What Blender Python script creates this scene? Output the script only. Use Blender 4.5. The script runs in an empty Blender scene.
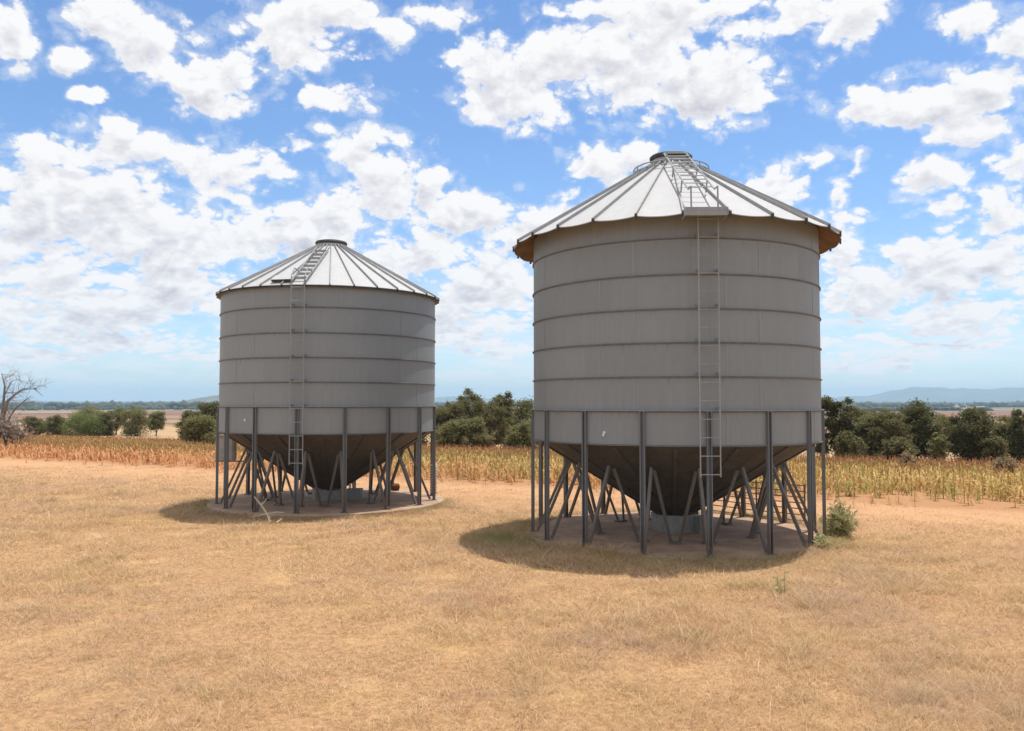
import bpy, math, random
import numpy as np
from mathutils import Vector, Matrix, Quaternion, noise as mnoise

R = math.radians
PI = math.pi
scene = bpy.context.scene
col = scene.collection
rng = np.random.default_rng(7)
random.seed(7)

# ------------------------------------------------------------------ node helpers
class NT:
    """small helper round a node tree"""
    def __init__(self, tree):
        self.t = tree
        tree.nodes.clear()

    def n(self, typ, props=None, **inp):
        nd = self.t.nodes.new(typ)
        for k, v in (props or {}).items():
            setattr(nd, k, v)
        for k, v in inp.items():
            key = int(k[1:]) if k[0] == 'i' and k[1:].isdigit() else k.replace('_', ' ')
            self.set(nd.inputs[key], v)
        return nd

    def set(self, sock, v):
        if isinstance(v, bpy.types.NodeSocket):
            self.t.links.new(v, sock)
        else:
            sock.default_value = v

    def m(self, op, a, b=0.0, c=0.0, clamp=False):
        nd = self.t.nodes.new('ShaderNodeMath')
        nd.operation = op
        nd.use_clamp = clamp
        self.set(nd.inputs[0], a)
        self.set(nd.inputs[1], b)
        self.set(nd.inputs[2], c)
        return nd.outputs[0]

    def v(self, op, a, b=(0, 0, 0), c=(0, 0, 0), out=0):
        nd = self.t.nodes.new('ShaderNodeVectorMath')
        nd.operation = op
        self.set(nd.inputs[0], a)
        self.set(nd.inputs[1], b)
        if op == 'MULTIPLY_ADD':
            self.set(nd.inputs[2], c)
        return nd.outputs[out]

    def xyz(self, x=0.0, y=0.0, z=0.0):
        return self.n('ShaderNodeCombineXYZ', X=x, Y=y, Z=z).outputs[0]

    def sep(self, vec):
        return self.n('ShaderNodeSeparateXYZ', Vector=vec).outputs

    def noise(self, vec, scale, detail=4.0, rough=0.55, dist=0.0, out=0):
        return self.n('ShaderNodeTexNoise', Vector=vec, Scale=scale, Detail=detail, Roughness=rough, Distortion=dist).outputs[out]

    def step(self, x, lo, hi, a=0.0, b=1.0):
        nd = self.n('ShaderNodeMapRange', {'interpolation_type': 'SMOOTHSTEP'})
        for k, val in zip(range(5), (x, lo, hi, a, b)):
            self.set(nd.inputs[k], val)
        return nd.outputs[0]

    def mix(self, f, a, b):
        nd = self.n('ShaderNodeMix', {'data_type': 'RGBA'})
        self.set(nd.inputs[0], f)
        self.set(nd.inputs[6], a)
        self.set(nd.inputs[7], b)
        return nd.outputs[2]

def rgb(r, g, b):
    return (r, g, b, 1.0)

def material(name):
    m = bpy.data.materials.new(name)
    m.use_nodes = True
    t = NT(m.node_tree)
    out = t.n('ShaderNodeOutputMaterial')
    return m, t, out

def finish(t, out, color, rough=0.7, metal=0.0, bump=None, bump_s=0.3, bump_d=0.01, spec=0.5):
    p = t.n('ShaderNodeBsdfPrincipled', Base_Color=color, Roughness=rough, Metallic=metal)
    p.inputs['Specular IOR Level'].default_value = spec
    if bump is not None:
        t.set(p.inputs['Normal'], t.n('ShaderNodeBump', Strength=bump_s, Distance=bump_d, Height=bump).outputs[0])
    t.t.links.new(p.outputs[0], out.inputs[0])
    return p

# ------------------------------------------------------------------ materials
def mat_galv(name, base, dark, metal=0.15, rough=0.55):
    m, t, o = material(name)
    co = t.n('ShaderNodeTexCoord').outputs['Object']
    big = t.noise(co, 1.3, 5, 0.6)
    streak = t.noise(t.v('MULTIPLY', co, (5.0, 5.0, 0.35)), 1.6, 5, 0.6)
    fine = t.noise(co, 26.0, 3, 0.6)
    f = t.m('ADD', t.m('MULTIPLY', big, 0.45), t.m('ADD', t.m('MULTIPLY', streak, 0.4), t.m('MULTIPLY', fine, 0.25)))
    c = t.mix(t.step(f, 0.4, 0.72), dark, base)
    finish(t, o, c, t.step(big, 0.3, 0.7, rough - 0.08, rough + 0.12), metal, fine, 0.08, 0.004)
    return m

def mat_wall(name, base, dark, z0, pitch, hue):
    """galvanised sheets: each sheet its own tone, faint runs of dirt below the laps"""
    m, t, o = material(name)
    co = t.n('ShaderNodeTexCoord').outputs['Object']
    x, y, z = t.sep(co)
    row = t.m('DIVIDE', t.m('SUBTRACT', z, z0), pitch)
    rid = t.m('FLOOR', row)
    ang = t.m('MULTIPLY', t.m('ADD', t.m('ARCTAN2', x, t.m('MULTIPLY', y, -1.0)), PI), 8 / (2 * PI))
    cid = t.m('FLOOR', t.m('ADD', ang, t.m('MULTIPLY', rid, .37)))
    wn = t.n('ShaderNodeTexWhiteNoise', {'noise_dimensions': '2D'}, Vector=t.xyz(cid, rid, 0.0)).outputs['Value']
    big = t.noise(co, 1.1, 6, 0.62)
    streak = t.noise(t.v('MULTIPLY', co, (9.0, 9.0, 0.30)), 1.8, 6, 0.68)
    spang = t.n('ShaderNodeTexVoronoi', Vector=co, Scale=34.0).outputs['Distance']
    f = t.m('ADD', t.m('MULTIPLY', big, .50), t.m('ADD', t.m('MULTIPLY', streak, .38), t.m('MULTIPLY', wn, .13)))
    c = t.mix(t.step(f, .36, .80), dark, base)
    # grime that collects just below each lap and runs down
    fr = t.m('FRACT', row)
    run = t.m('MULTIPLY', t.step(fr, .55, 1.0), t.step(streak, .50, .70, 0.0, .55))
    c = t.mix(run, c, hue)
    spot = t.m('MULTIPLY', t.step(t.noise(co, 5.0, 7, .7), .62, .74), .35)
    c = t.mix(spot, c, hue)
    finish(t, o, c, t.step(big, 0.3, 0.7, .5, .72), .12, t.m('ADD', spang, big), 0.12, 0.006)
    return m

def mat_steel(name, base, rust, amount=0.5, low=0.0, high=0.5):
    """painted or galvanised steel that rusts towards its foot"""
    m, t, o = material(name)
    co = t.n('ShaderNodeNewGeometry').outputs['Position']
    z = t.sep(co)[2]
    nz = t.noise(co, 9.0, 5, 0.65)
    f = t.m('MULTIPLY', t.step(t.m('SUBTRACT', z, t.m('MULTIPLY', nz, high)), low, high, 1.0, 0.0), amount)
    f2 = t.step(nz, 0.58, 0.72, 0.0, amount * 0.6)
    c = t.mix(t.m('MAXIMUM', f, f2), base, rust)
    finish(t, o, c, 0.62, 0.1, nz, 0.15, 0.004)
    return m

def mat_plain(name, a, b, scale=4.0, rough=0.8, metal=0.0, bump=0.2, bd=0.01, spec=0.4):
    m, t, o = material(name)
    co = t.n('ShaderNodeTexCoord').outputs['Object']
    nz = t.noise(co, scale, 6, 0.62)
    finish(t, o, t.mix(t.step(nz, 0.32, 0.68), a, b), rough, metal, nz, bump, bd, spec)
    return m

GALV = mat_wall('galvanised_wall', rgb(.270, .308, .328), rgb(.222, .252, .267), 1.80, .558, rgb(.165, .16, .152))
GALV_OLD = mat_wall('galvanised_wall_old', rgb(.262, .299, .317), rgb(.207, .233, .244), 1.79, .558, rgb(.15, .138, .124))
SEAM = mat_galv('seam_steel', rgb(.264, .302, .32), rgb(.215, .243, .257))
ROOF = mat_galv('roof_sheet', rgb(.465, .47, .475), rgb(.405, .41, .413), 0.0, 0.75)
UNDER = mat_plain('brown_roof_underside', rgb(.27, .175, .105), rgb(.17, .11, .07), 5, 0.85)  # mottled brown for the lower face of the roof sheet
RIB = mat_galv('rib_steel', rgb(.40, .40, .40), rgb(.29, .29, .29), 0.1, .7)
DARK = mat_plain('dark_lid_steel', rgb(.06, .062, .06), rgb(.035, .035, .035), 8, 0.6)
HOOP = mat_galv('hoop_steel', rgb(.165, .165, .165), rgb(.105, .10, .097), 0.1)
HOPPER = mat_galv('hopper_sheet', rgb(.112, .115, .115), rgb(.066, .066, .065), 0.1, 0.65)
LEG = mat_steel('leg_steel', rgb(.15, .168, .178), rgb(.13, .075, .048), 0.6)
BRACE = mat_steel('brace_steel', rgb(.175, .175, .168), rgb(.13, .08, .052), 0.5, 0.05, 0.8)
LADDER = mat_galv('ladder_steel', rgb(.325, .35, .37), rgb(.245, .265, .28), 0.2)
CONCRETE = mat_plain('dusty_concrete', rgb(.46, .315, .22), rgb(.31, .195, .13), 1.7, 0.9)
SOILED = mat_plain('soil_covered_concrete', rgb(.46, .305, .205), rgb(.30, .19, .125), 1.6, 0.95)
BOXM = mat_plain('outlet_box_steel', rgb(.30, .295, .275), rgb(.21, .205, .19), 3, 0.7)
BOXW = mat_plain('control_box_paint', rgb(.44, .42, .38), rgb(.33, .31, .28), 6, 0.6)
RUST = mat_plain('rusty_can', rgb(.20, .085, .02), rgb(.10, .04, .015), 20, 0.8)
ROPE = mat_plain('rope_fibre', rgb(.70, .66, .56), rgb(.52, .47, .38), 60, 0.9)
WHITE = mat_plain('white_plastic', rgb(.75, .74, .70), rgb(.6, .58, .54), 20, 0.5)
DEADWOOD = mat_plain('bleached_stick', rgb(.56, .46, .32), rgb(.43, .35, .24), 12, 0.9)
GREYBARK = mat_plain('grey_bark', rgb(.27, .235, .21), rgb(.17, .148, .132), 6, 0.9)
BARK = mat_plain('tree_bark', rgb(.17, .135, .10), rgb(.09, .07, .055), 5, 0.9)

def mat_leaf(name, a, b, c, rough=0.7, trans=0.42):
    m, t, o = material(name)
    g = t.n('ShaderNodeNewGeometry')
    r = g.outputs['Random Per Island']
    nz = t.noise(g.outputs['Position'], 0.9, 3, 0.6)
    k = t.mix(r, a, b)
    k = t.mix(t.step(nz, 0.42, 0.66), k, c)
    p = t.n('ShaderNodeBsdfPrincipled', Base_Color=k, Roughness=rough)
    p.inputs['Specular IOR Level'].default_value = 0.25
    tr = t.n('ShaderNodeBsdfTranslucent', Color=k)
    ms = t.n('ShaderNodeMixShader', Fac=trans)
    t.t.links.new(p.outputs[0], ms.inputs[1])
    t.t.links.new(tr.outputs[0], ms.inputs[2])
    t.t.links.new(ms.outputs[0], o.inputs[0])
    return m

LEAF_DARK = mat_leaf('dark_olive_leaf', rgb(.13, .132, .05), rgb(.20, .192, .08), rgb(.175, .155, .065))
LEAF_DEEP = mat_leaf('deep_green_leaf', rgb(.092, .098, .038), rgb(.145, .145, .06), rgb(.12, .115, .048))
LEAF_MID = mat_leaf('olive_leaf', rgb(.17, .178, .066), rgb(.26, .255, .11), rgb(.22, .20, .09))
LEAF_GREEN = mat_leaf('fresh_green_leaf', rgb(.12, .165, .042), rgb(.195, .24, .075), rgb(.145, .17, .058))
LEAF_GREY = mat_leaf('grey_twig_leaf', rgb(.27, .21, .17), rgb(.38, .30, .24), rgb(.23, .18, .145), .9, .3)
LEAF_BROWN = mat_leaf('brown_twig_leaf', rgb(.26, .19, .11), rgb(.36, .27, .16), rgb(.24, .19, .10), .9, .3)
LEAF_WEED = mat_leaf('weed_leaf', rgb(.37, .38, .17), rgb(.52, .50, .26), rgb(.54, .47, .26))

# s measures how far a point lies beyond the near edge of the crop field
FX, FY, F0 = 0.52, 1.0, 24.9

def s_of(t, pos):
    x, y, z = t.sep(pos)
    return t.m('SUBTRACT', t.m('ADD', y, t.m('MULTIPLY', x, FX)), F0), x, y, z

def mat_ground():
    m, t, o = material('dry_ground')
    pos = t.n('ShaderNodeNewGeometry').outputs['Position']
    s, x, y, z = s_of(t, pos)
    big = t.noise(pos, 0.16, 4, 0.6)
    mid = t.noise(pos, 1.1, 5, 0.62)
    fine = t.noise(pos, 14.0, 6, 0.7)
    blade = t.noise(t.v('MULTIPLY', pos, (60, 45, 20)), 1.0, 4, 0.7)
    # dry mown grass
    g = t.mix(t.step(fine, 0.3, 0.7), rgb(.28, .16, .08), rgb(.50, .30, .152))
    g = t.mix(t.step(mid, 0.5, 0.72, 0, 0.75), g, rgb(.55, .36, .175))
    g = t.mix(t.step(blade, 0.55, 0.75, 0, 0.6), g, rgb(.60, .42, .235))
    g = t.mix(t.step(mid, 0.2, 0.42, 0.75, 0), g, rgb(.335, .185, .092))
    # bare reddish dirt on the trafficked strip along the field
    dirt = t.mix(t.step(fine, 0.3, 0.7), rgb(.46, .25, .128), rgb(.58, .345, .185))
    df = t.m('MULTIPLY', t.step(s, -8.5, -1.0), t.step(t.m('ADD', mid, t.m('MULTIPLY', big, 0.6)), 0.6, 0.9, 0.25, 1.0))
    c = t.mix(df, g, dirt)
    # crop soil
    soil = t.mix(fine, rgb(.33, .155, .075), rgb(.48, .27, .135))
    c = t.mix(t.step(s, -0.6, 0.8), c, soil)
    # pasture and stubble beyond the crop
    past = t.mix(t.noise(pos, 0.05, 5, 0.6), rgb(.36, .22, .12), rgb(.45, .33, .18))
    c = t.mix(t.step(s, 62, 80), c, past)
    # paddocks of the plain: one colour per cell
    px = t.v('MULTIPLY', pos, (1 / 520.0, 1 / 300.0, 0))
    px = t.v('ADD', px, t.v('MULTIPLY', t.noise(pos, 0.0022, 2, 0.5, out=1), (0.5, 0.5, 0)))
    vor = t.n('ShaderNodeTexVoronoi', {'distance': 'MANHATTAN'}, Vector=px, Scale=1.0, Randomness=0.9)
    q = t.sep(vor.outputs['Color'])
    pad = t.mix(t.step(q[0], 0.35, 0.5), rgb(.235, .115, .075), rgb(.29, .22, .13))
    pad = t.mix(t.step(q[1], 0.55, 0.62), pad, rgb(.20, .14, .09))
    pad = t.mix(t.step(q[2], 0.66, 0.74), pad, rgb(.14, .14, .07))
    pad = t.mix(t.step(t.noise(t.v('MULTIPLY', pos, (0.0011, 0.0032, 0)), 1.0, 5, 0.6), 0.52, 0.6, 0, 0.85), pad, rgb(.06, .075, .045))
    c = t.mix(t.step(s, 150, 260), c, pad)
    h = t.m('ADD', t.m('MULTIPLY', fine, 0.7), t.m('MULTIPLY', blade, 0.5))
    finish(t, o, c, 0.95, 0, h, 0.55, 0.05, 0.15)
    return m

def mat_grass():
    m, t, o = material('dry_grass_blade')
    g = t.n('ShaderNodeNewGeometry')
    pos = g.outputs['Position']
    r = g.outputs['Random Per Island']
    s, x, y, z = s_of(t, pos)
    gr = t.n('ShaderNodeAttribute', {'attribute_name': 'green'}).outputs['Fac']
    mid = t.noise(pos, 0.8, 5, 0.62)
    c = t.mix(r, rgb(.43, .275, .145), rgb(.84, .635, .405))
    c = t.mix(t.step(mid, 0.46, 0.68, 0, 0.8), c, rgb(.62, .455, .235))
    c = t.mix(t.step(mid, 0.28, 0.45, 0.7, 0), c, rgb(.55, .335, .195))
    c = t.mix(t.step(t.noise(pos, 0.33, 5, 0.65), 0.47, 0.62, 0, .75), c, rgb(.55, .40, .285))
    c = t.mix(t.step(t.noise(pos, 0.21, 5, 0.65), 0.54, 0.66, 0, .6), c, rgb(.60, .44, .20))
    c = t.mix(t.m('MULTIPLY', gr, t.step(r, 0.0, 1.0, 0.55, 1.0)), c, rgb(.20, .265, .062))
    p = t.n('ShaderNodeBsdfPrincipled', Base_Color=c, Roughness=0.8)
    p.inputs['Specular IOR Level'].default_value = 0.2
    tr = t.n('ShaderNodeBsdfTranslucent', Color=c)
    ms = t.n('ShaderNodeMixShader', Fac=0.3)
    t.t.links.new(p.outputs[0], ms.inputs[1])
    t.t.links.new(tr.outputs[0], ms.inputs[2])
    t.t.links.new(ms.outputs[0], o.inputs[0])
    return m

def mat_crop(head):
    m, t, o = material('crop_head' if head else 'crop_leaf')
    g = t.n('ShaderNodeNewGeometry')
    pos = g.outputs['Position']
    r = g.outputs['Random Per Island']
    s, x, y, z = s_of(t, pos)
    nz = t.noise(pos, 0.35, 4, 0.6)
    if head:
        c = t.mix(t.step(s, 14, 40), t.mix(r, rgb(.46, .30, .13), rgb(.62, .42, .19)), t.mix(r, rgb(.34, .14, .075), rgb(.46, .22, .115)))
    else:
        ripe = t.mix(r, rgb(.58, .285, .125), rgb(.80, .50, .26))
        leaf = t.mix(r, rgb(.49, .33, .115), rgb(.70, .50, .205))
        leaf = t.mix(t.step(nz, 0.46, 0.64, 0, .85), leaf, rgb(.35, .34, .11))
        yx = t.m('ADD', s, t.m('ADD', t.m('MULTIPLY', nz, 6.0), t.m('MULTIPLY', x, 0.22)))
        c = t.mix(t.step(yx, 1.0, 9.0), ripe, leaf)
    p = t.n('ShaderNodeBsdfPrincipled', Base_Color=c, Roughness=0.75)
    p.inputs['Specular IOR Level'].default_value = 0.25
    tr = t.n('ShaderNodeBsdfTranslucent', Color=c)
    ms = t.n('ShaderNodeMixShader', Fac=0.3)
    t.t.links.new(p.outputs[0], ms.inputs[1])
    t.t.links.new(tr.outputs[0], ms.inputs[2])
    t.t.links.new(ms.outputs[0], o.inputs[0])
    return m

GROUND = mat_ground()
GRASS = mat_grass()
CROP = mat_crop(False)
HEAD = mat_crop(True)
HILLS = mat_plain('far_hill_scrub', rgb(.085, .10, .055), rgb(.15, .135, .085), 0.004, 0.95, 0, 0.0)
WOODS = mat_plain('far_wood_crowns', rgb(.045, .055, .03), rgb(.075, .085, .04), 0.05, 0.95, 0, 0.0)

# ------------------------------------------------------------------ mesh helpers
class MB:
    def __init__(self):
        self.v, self.f, self.m = [], [], []

    def add(self, vs, fs, mi=0):
        b = len(self.v)
        self.v += [tuple(p) for p in vs]
        self.f += [tuple(b + i for i in q) for q in fs]
        self.m += [mi] * len(fs)

    def box(self, c, size, mat=None, mi=0):
        x, y, z = (s / 2 for s in size)
        vs = [Vector((sx * x, sy * y, sz * z)) for sx in (-1, 1) for sy in (-1, 1) for sz in (-1, 1)]
        if mat is not None:
            vs = [mat @ p for p in vs]
        c = Vector(c)
        self.add([p + c for p in vs], [(0, 1, 3, 2), (4, 6, 7, 5), (0, 4, 5, 1), (2, 3, 7, 6), (0, 2, 6, 4), (1, 5, 7, 3)], mi)

    def bar(self, a, b, w, d, up=(0, 0, 1), mi=0):
        """rectangular bar from a to b; d is measured along 'up'"""
        a, b = Vector(a), Vector(b)
        z = (b - a).normalized()
        x = Vector(up).cross(z)
        if x.length < 1e-4:
            x = Vector((1, 0, 0)).cross(z)
        x.normalize()
        y = z.cross(x)
        vs = [p + x * sx * w / 2 + y * sy * d / 2 for p in (a, b) for sx, sy in ((-1, -1), (1, -1), (1, 1), (-1, 1))]
        self.add(vs, [(3, 2, 1, 0), (4, 5, 6, 7)] + [(i, (i + 1) % 4, 4 + (i + 1) % 4, 4 + i) for i in range(4)], mi)

    def tube(self, pts, rad, n=8, cap=True, mi=0):
        pts = [Vector(p) for p in pts]
        rs = rad if isinstance(rad, (list, tuple)) else [rad] * len(pts)
        d0 = (pts[1] - pts[0]).normalized()
        ref = Vector((0, 0, 1)) if abs(d0.z) < 0.9 else Vector((1, 0, 0))
        vs = []
        for i, p in enumerate(pts):
            d = (pts[min(i + 1, len(pts) - 1)] - pts[max(i - 1, 0)]).normalized()
            x = ref.cross(d).normalized()
            y = d.cross(x)
            ref = y.cross(d) * -1 if False else ref
            vs += [p + (x * math.cos(2 * PI * k / n) + y * math.sin(2 * PI * k / n)) * rs[i] for k in range(n)]
        fs = [(i * n + k, i * n + (k + 1) % n, (i + 1) * n + (k + 1) % n, (i + 1) * n + k) for i in range(len(pts) - 1) for k in range(n)]
        if cap:
            fs += [tuple(range(n))[::-1], tuple((len(pts) - 1) * n + k for k in range(n))]
        self.add(vs, fs, mi)

    def lathe(self, prof, n=64, c=(0, 0, 0), closed=False, mi=0):
        vs = [(c[0] + r * math.cos(2 * PI * k / n), c[1] + r * math.sin(2 * PI * k / n), c[2] + z) for r, z in prof for k in range(n)]
        m = len(prof)
        fs = []
        for i in range(m if closed else m - 1):
            j = (i + 1) % m
            fs += [(i * n + k, i * n + (k + 1) % n, j * n + (k + 1) % n, j * n + k) for k in range(n)]
        self.add(vs, fs, mi)

    def obj(self, name, mats, parent=None, smooth=False, loc=None):
        me = bpy.data.meshes.new(name)
        me.from_pydata(self.v, [], self.f)
        mats = mats if isinstance(mats, (list, tuple)) else [mats]
        for mm in mats:
            me.materials.append(mm)
        if len(mats) > 1:
            me.polygons.foreach_set('material_index', self.m)
        if smooth:
            me.polygons.foreach_set('use_smooth', [True] * len(me.polygons))
            try:
                me.set_sharp_from_angle(angle=R(35))
            except Exception:
                pass
        me.update()
        o = bpy.data.objects.new(name, me)
        col.objects.link(o)
        if parent:
            o.parent = parent
        if loc:
            o.location = loc
        return o

def np_mesh(name, v, f, mats, mi=None, attrs=None, parent=None):
    """mesh from numpy arrays; f is (n, 3) or (n, 4)"""
    me = bpy.data.meshes.new(name)
    k = f.shape[1]
    me.vertices.add(len(v))
    me.vertices.foreach_set('co', np.ascontiguousarray(v, dtype=np.float32).ravel())
    me.loops.add(f.size)
    me.loops.foreach_set('vertex_index', np.ascontiguousarray(f, dtype=np.int32).ravel())
    me.polygons.add(len(f))
    me.polygons.foreach_set('loop_start', np.arange(0, f.size, k, dtype=np.int32))
    for mm in (mats if isinstance(mats, (list, tuple)) else [mats]):
        me.materials.append(mm)
    if mi is not None:
        me.polygons.foreach_set('material_index', np.ascontiguousarray(mi, dtype=np.int32))
    for an, av in (attrs or {}).items():
        a = me.attributes.new(an, 'FLOAT', 'POINT')
        a.data.foreach_set('value', np.ascontiguousarray(av, dtype=np.float32))
    me.update(calc_edges=True)
    o = bpy.data.objects.new(name, me)
    col.objects.link(o)
    if parent:
        o.parent = parent
    return o

def tag(o, label=None, cat=None, group=None, kind=None):
    for k, v in (('label', label), ('category', cat), ('group', group), ('kind', kind)):
        if v:
            o[k] = v
    return o

def thing(name, label, cat, loc=(0, 0, 0), rz=0.0, group=None):
    o = bpy.data.objects.new(name, None)
    col.objects.link(o)
    o.location = loc
    o.rotation_euler = (0, 0, rz)
    o.empty_display_size = 0.3
    return tag(o, label, cat, group)

def turned(o, parent, ang):
    c = o.copy()
    col.objects.link(c)
    c.parent = parent
    c.rotation_euler = (0, 0, ang)
    return c

# ------------------------------------------------------------------ terrain
def smooth(a, lo, hi):
    t = np.clip((a - lo) / (hi - lo), 0, 1)
    return t * t * (3 - 2 * t)

def ground_z(x, y):
    x = np.asarray(x, float)
    y = np.asarray(y, float)
    s = np.maximum(y + FX * x - F0, 0.0)
    a = np.minimum(s, 58.0)
    z = -0.047 * np.where(a < 5, a * a / 10, a - 2.5)
    z = z - 0.022 * np.maximum(s - 58.0, 0)
    z = np.maximum(z, -15.0)
    near = 1 - smooth(np.hypot(x, y), 25, 60)
    b = 0.018 * np.sin(x * 1.7 + 0.6 * np.sin(y * 1.1)) * np.sin(y * 1.3 + 1.1 * np.sin(x * 0.7))
    b += 0.010 * np.sin(x * 4.1 + y * 2.3) * np.sin(y * 3.7 - x * 1.9)
    for (cx, cy) in PADS:
        b = b * smooth(np.hypot(x - cx, y - cy), 2.9, 4.0)
    return z + b * near

PADS = [(3.11, 16.06), (-4.52, 20.61)]

def build_ground():
    nr, na = 430, 260
    rr = np.concatenate([[0.0], np.geomspace(0.6, 15000, nr)])
    # finer angular steps ahead of the camera
    u = np.linspace(-1, 1, na, endpoint=False)
    ang = PI * (0.45 * u + 0.55 * u ** 3)
    A, RR = np.meshgrid(ang, rr[1:])
    x = RR * np.sin(A)
    y = RR * np.cos(A)
    v = np.column_stack([np.append(0, x.ravel()), np.append(0, y.ravel())])
    z = ground_z(v[:, 0], v[:, 1])
    v = np.column_stack([v, z])
    i = np.arange(nr - 1)[:, None] * na + 1
    k = np.arange(na)[None, :]
    k2 = (k + 1) % na
    q = np.stack([i + k, i + na + k, i + na + k2, i + k2], -1).reshape(-1, 4)
    fan = np.stack([np.zeros(na, int), 1 + k[0], 1 + k2[0], 1 + k2[0]], -1)
    o = np_mesh('ground', v, q, GROUND)
    # centre cap as a small separate ring closed with triangles in the same mesh
    import bmesh
    bm = bmesh.new()
    bm.from_mesh(o.data)
    bm.verts.ensure_lookup_table()
    for a in range(na):
        bm.faces.new((bm.verts[0], bm.verts[1 + a], bm.verts[1 + (a + 1) % na]))
    bmesh.ops.recalc_face_normals(bm, faces=bm.faces)
    for f in bm.faces:
        f.smooth = True
    bm.to_mesh(o.data)
    bm.free()
    if o.data.polygons[0].normal.z < 0:
        o.data.flip_normals()
    return tag(o, kind='structure')

build_ground()

# ------------------------------------------------------------------ silos
def polar(a, r, z=0.0):
    """a: angle from the side that faces the camera, in the silo's own frame (camera side is -Y)"""
    return Vector((r * math.sin(a), -r * math.cos(a), z))

def make_silo(label, cx, cy, face, RW, z_hop, z_rings, z_wall, RE, z_eave, slope, nrib, sag, wall_m, leg0, lad_a, pad_h, pad_r, big):
    root = thing('grain_silo', label, 'grain silo', (cx, cy, 0), face)
    # --- wall: skin plus thin lapped vertical seams
    mb = MB()
    n = 96
    top = z_wall
    mb.lathe([(RW, z_hop), (RW, top), (RW - .012, top), (RW - .012, z_hop)], n, closed=True)
    zs = [z_hop] + sorted(z_rings) + [top]
    for i in range(len(zs) - 1):
        off = R(7 + 13 * (i % 2)) + lad_a
        for k in range(8):
            a = off + k * 2 * PI / 8
            p0, p1 = polar(a, RW + .001, zs[i] + .03), polar(a, RW + .001, zs[i + 1] - .03)
            mb.bar(p0, p1, .03, .004, up=polar(a, 1), mi=1)
    mb.obj('wall', [wall_m, SEAM], root, smooth=True)
    # --- stiffening hoops
    for z in z_rings + [z_hop]:
        h = MB()
        e = .024
        h.lathe([(RW + .001, z - .012), (RW + e, z - .010), (RW + e, z + .008), (RW + .001, z + .013)], 96)
        h.obj('hoop', LADDER if z == z_hop and big is None else HOOP, root, smooth=True)
    # --- roof
    mb = MB()
    sub = 8
    n = nrib * sub
    r_in = .34
    def rz(r, k):
        f = (k % sub) / sub
        bow = 4 * f * (1 - f)
        return z_eave + (RE - r) * slope - sag * bow * (max(0, (r - r_in) / (RE - r_in))) ** 2
    rad = [r_in, .9, 1.5, 2.1, 2.6, RE]
    rib0 = lad_a + (R(5.6) if big else R(3))
    for lower in (0, 1):
        vs, fs = [], []
        for r in rad:
            for k in range(n):
                a = rib0 + 2 * PI * k / n
                p = polar(a, r, rz(r, k) - .014 * lower)
                vs.append(p)
        for i in range(len(rad) - 1):
            for k in range(n):
                q = (i * n + k, i * n + (k + 1) % n, (i + 1) * n + (k + 1) % n, (i + 1) * n + k)
                fs.append(q if lower else q[::-1])
        mb.add(vs, fs, lower)
    m = len(rad) - 1
    N2 = len(rad) * n
    mb.f += [(m * n + k, m * n + (k + 1) % n, N2 + m * n + (k + 1) % n, N2 + m * n + k) for k in range(n)]
    mb.m += [0] * n
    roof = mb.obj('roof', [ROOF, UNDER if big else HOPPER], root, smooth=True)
    rib = None
    wv = .024 if big else .016
    for k in range(nrib):
        a = rib0 + 2 * PI * k / nrib
        if rib is None:
            b = MB()
            p0 = Vector((0, -r_in - .02, z_eave + (RE - r_in - .02) * slope + .028))
            p1 = Vector((0, -RE - .025, z_eave - .025 * slope + .028))
            b.bar(p0, p1, wv, .05 if big else .036)
            b.tube([p0 + Vector((0, 0, .02)), p1 + Vector((0, 0, .02))], wv * .45, 6)
            b.box(p1 + Vector((0, .012, -.03)), (wv * 1.7, .03, .085 if big else .05), mi=1)
            rib = b.obj('roof_rib', [RIB, DARK], roof)
            rib.rotation_euler = (0, 0, a)
        else:
            turned(rib, roof, a)
    # eave angle ring under the sheet
    b = MB()
    ez = z_eave + (RE - RW) * slope
    if not big:
        b.lathe([(RE - .03, z_eave - .02), (RE - .005, z_eave - .045), (RE - .03, z_eave - .05), (RW, z_eave - .03)], 96)
        b.obj('eave_trim', HOOP, roof, smooth=True)
    # --- cap
    zc = z_eave + (RE - .36) * slope
    b = MB()
    b.lathe([(.395, zc - .05), (.365, zc + .10), (.355, zc + .10), (.355, zc - .05)], 48)
    cap = b.obj('cap_collar', ROOF, root, smooth=True)
    b = MB()
    if big:
        b.lathe([(.31, zc + .09), (.405, zc + .105), (.415, zc + .16), (.39, zc + .185), (.2, zc + .205), (.001, zc + .21)], 48)
    else:
        b.lathe([(.30, zc + .05), (.38, zc + .06), (.395, zc + .10), (.375, zc + .14), (.30, zc + .16), (.001, zc + .165)], 48)
    b.obj('cap_lid', DARK, cap, smooth=True)
    if big:
        b = MB()
        rr, zr = .72, z_eave + (RE - .72) * slope + .14
        b.tube([polar(2 * PI * k / 48, rr, zr) for k in range(49)], .013, 6, cap=False)
        b.tube([polar(2 * PI * k / 48, rr + .03, zr - .09) for k in range(49)], .009, 6, cap=False)
        for k in range(10):
            a = 2 * PI * k / 10 + .2
            b.tube([polar(a, rr, zr), polar(a, rr + .03, zr - .17)], .011, 6)
        b.obj('safety_rail', LADDER, root, smooth=True)
    # --- hopper cone with folded seams
    r_out, z_out = .30, .36
    b = MB()
    nc = 32
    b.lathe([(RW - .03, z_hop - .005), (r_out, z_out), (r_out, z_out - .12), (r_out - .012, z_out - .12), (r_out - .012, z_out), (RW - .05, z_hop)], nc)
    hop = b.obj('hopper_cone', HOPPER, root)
    def cone(r):
        return z_out + (r - r_out) / (RW - .03 - r_out) * (z_hop - .005 - z_out)
    sm = None
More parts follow.
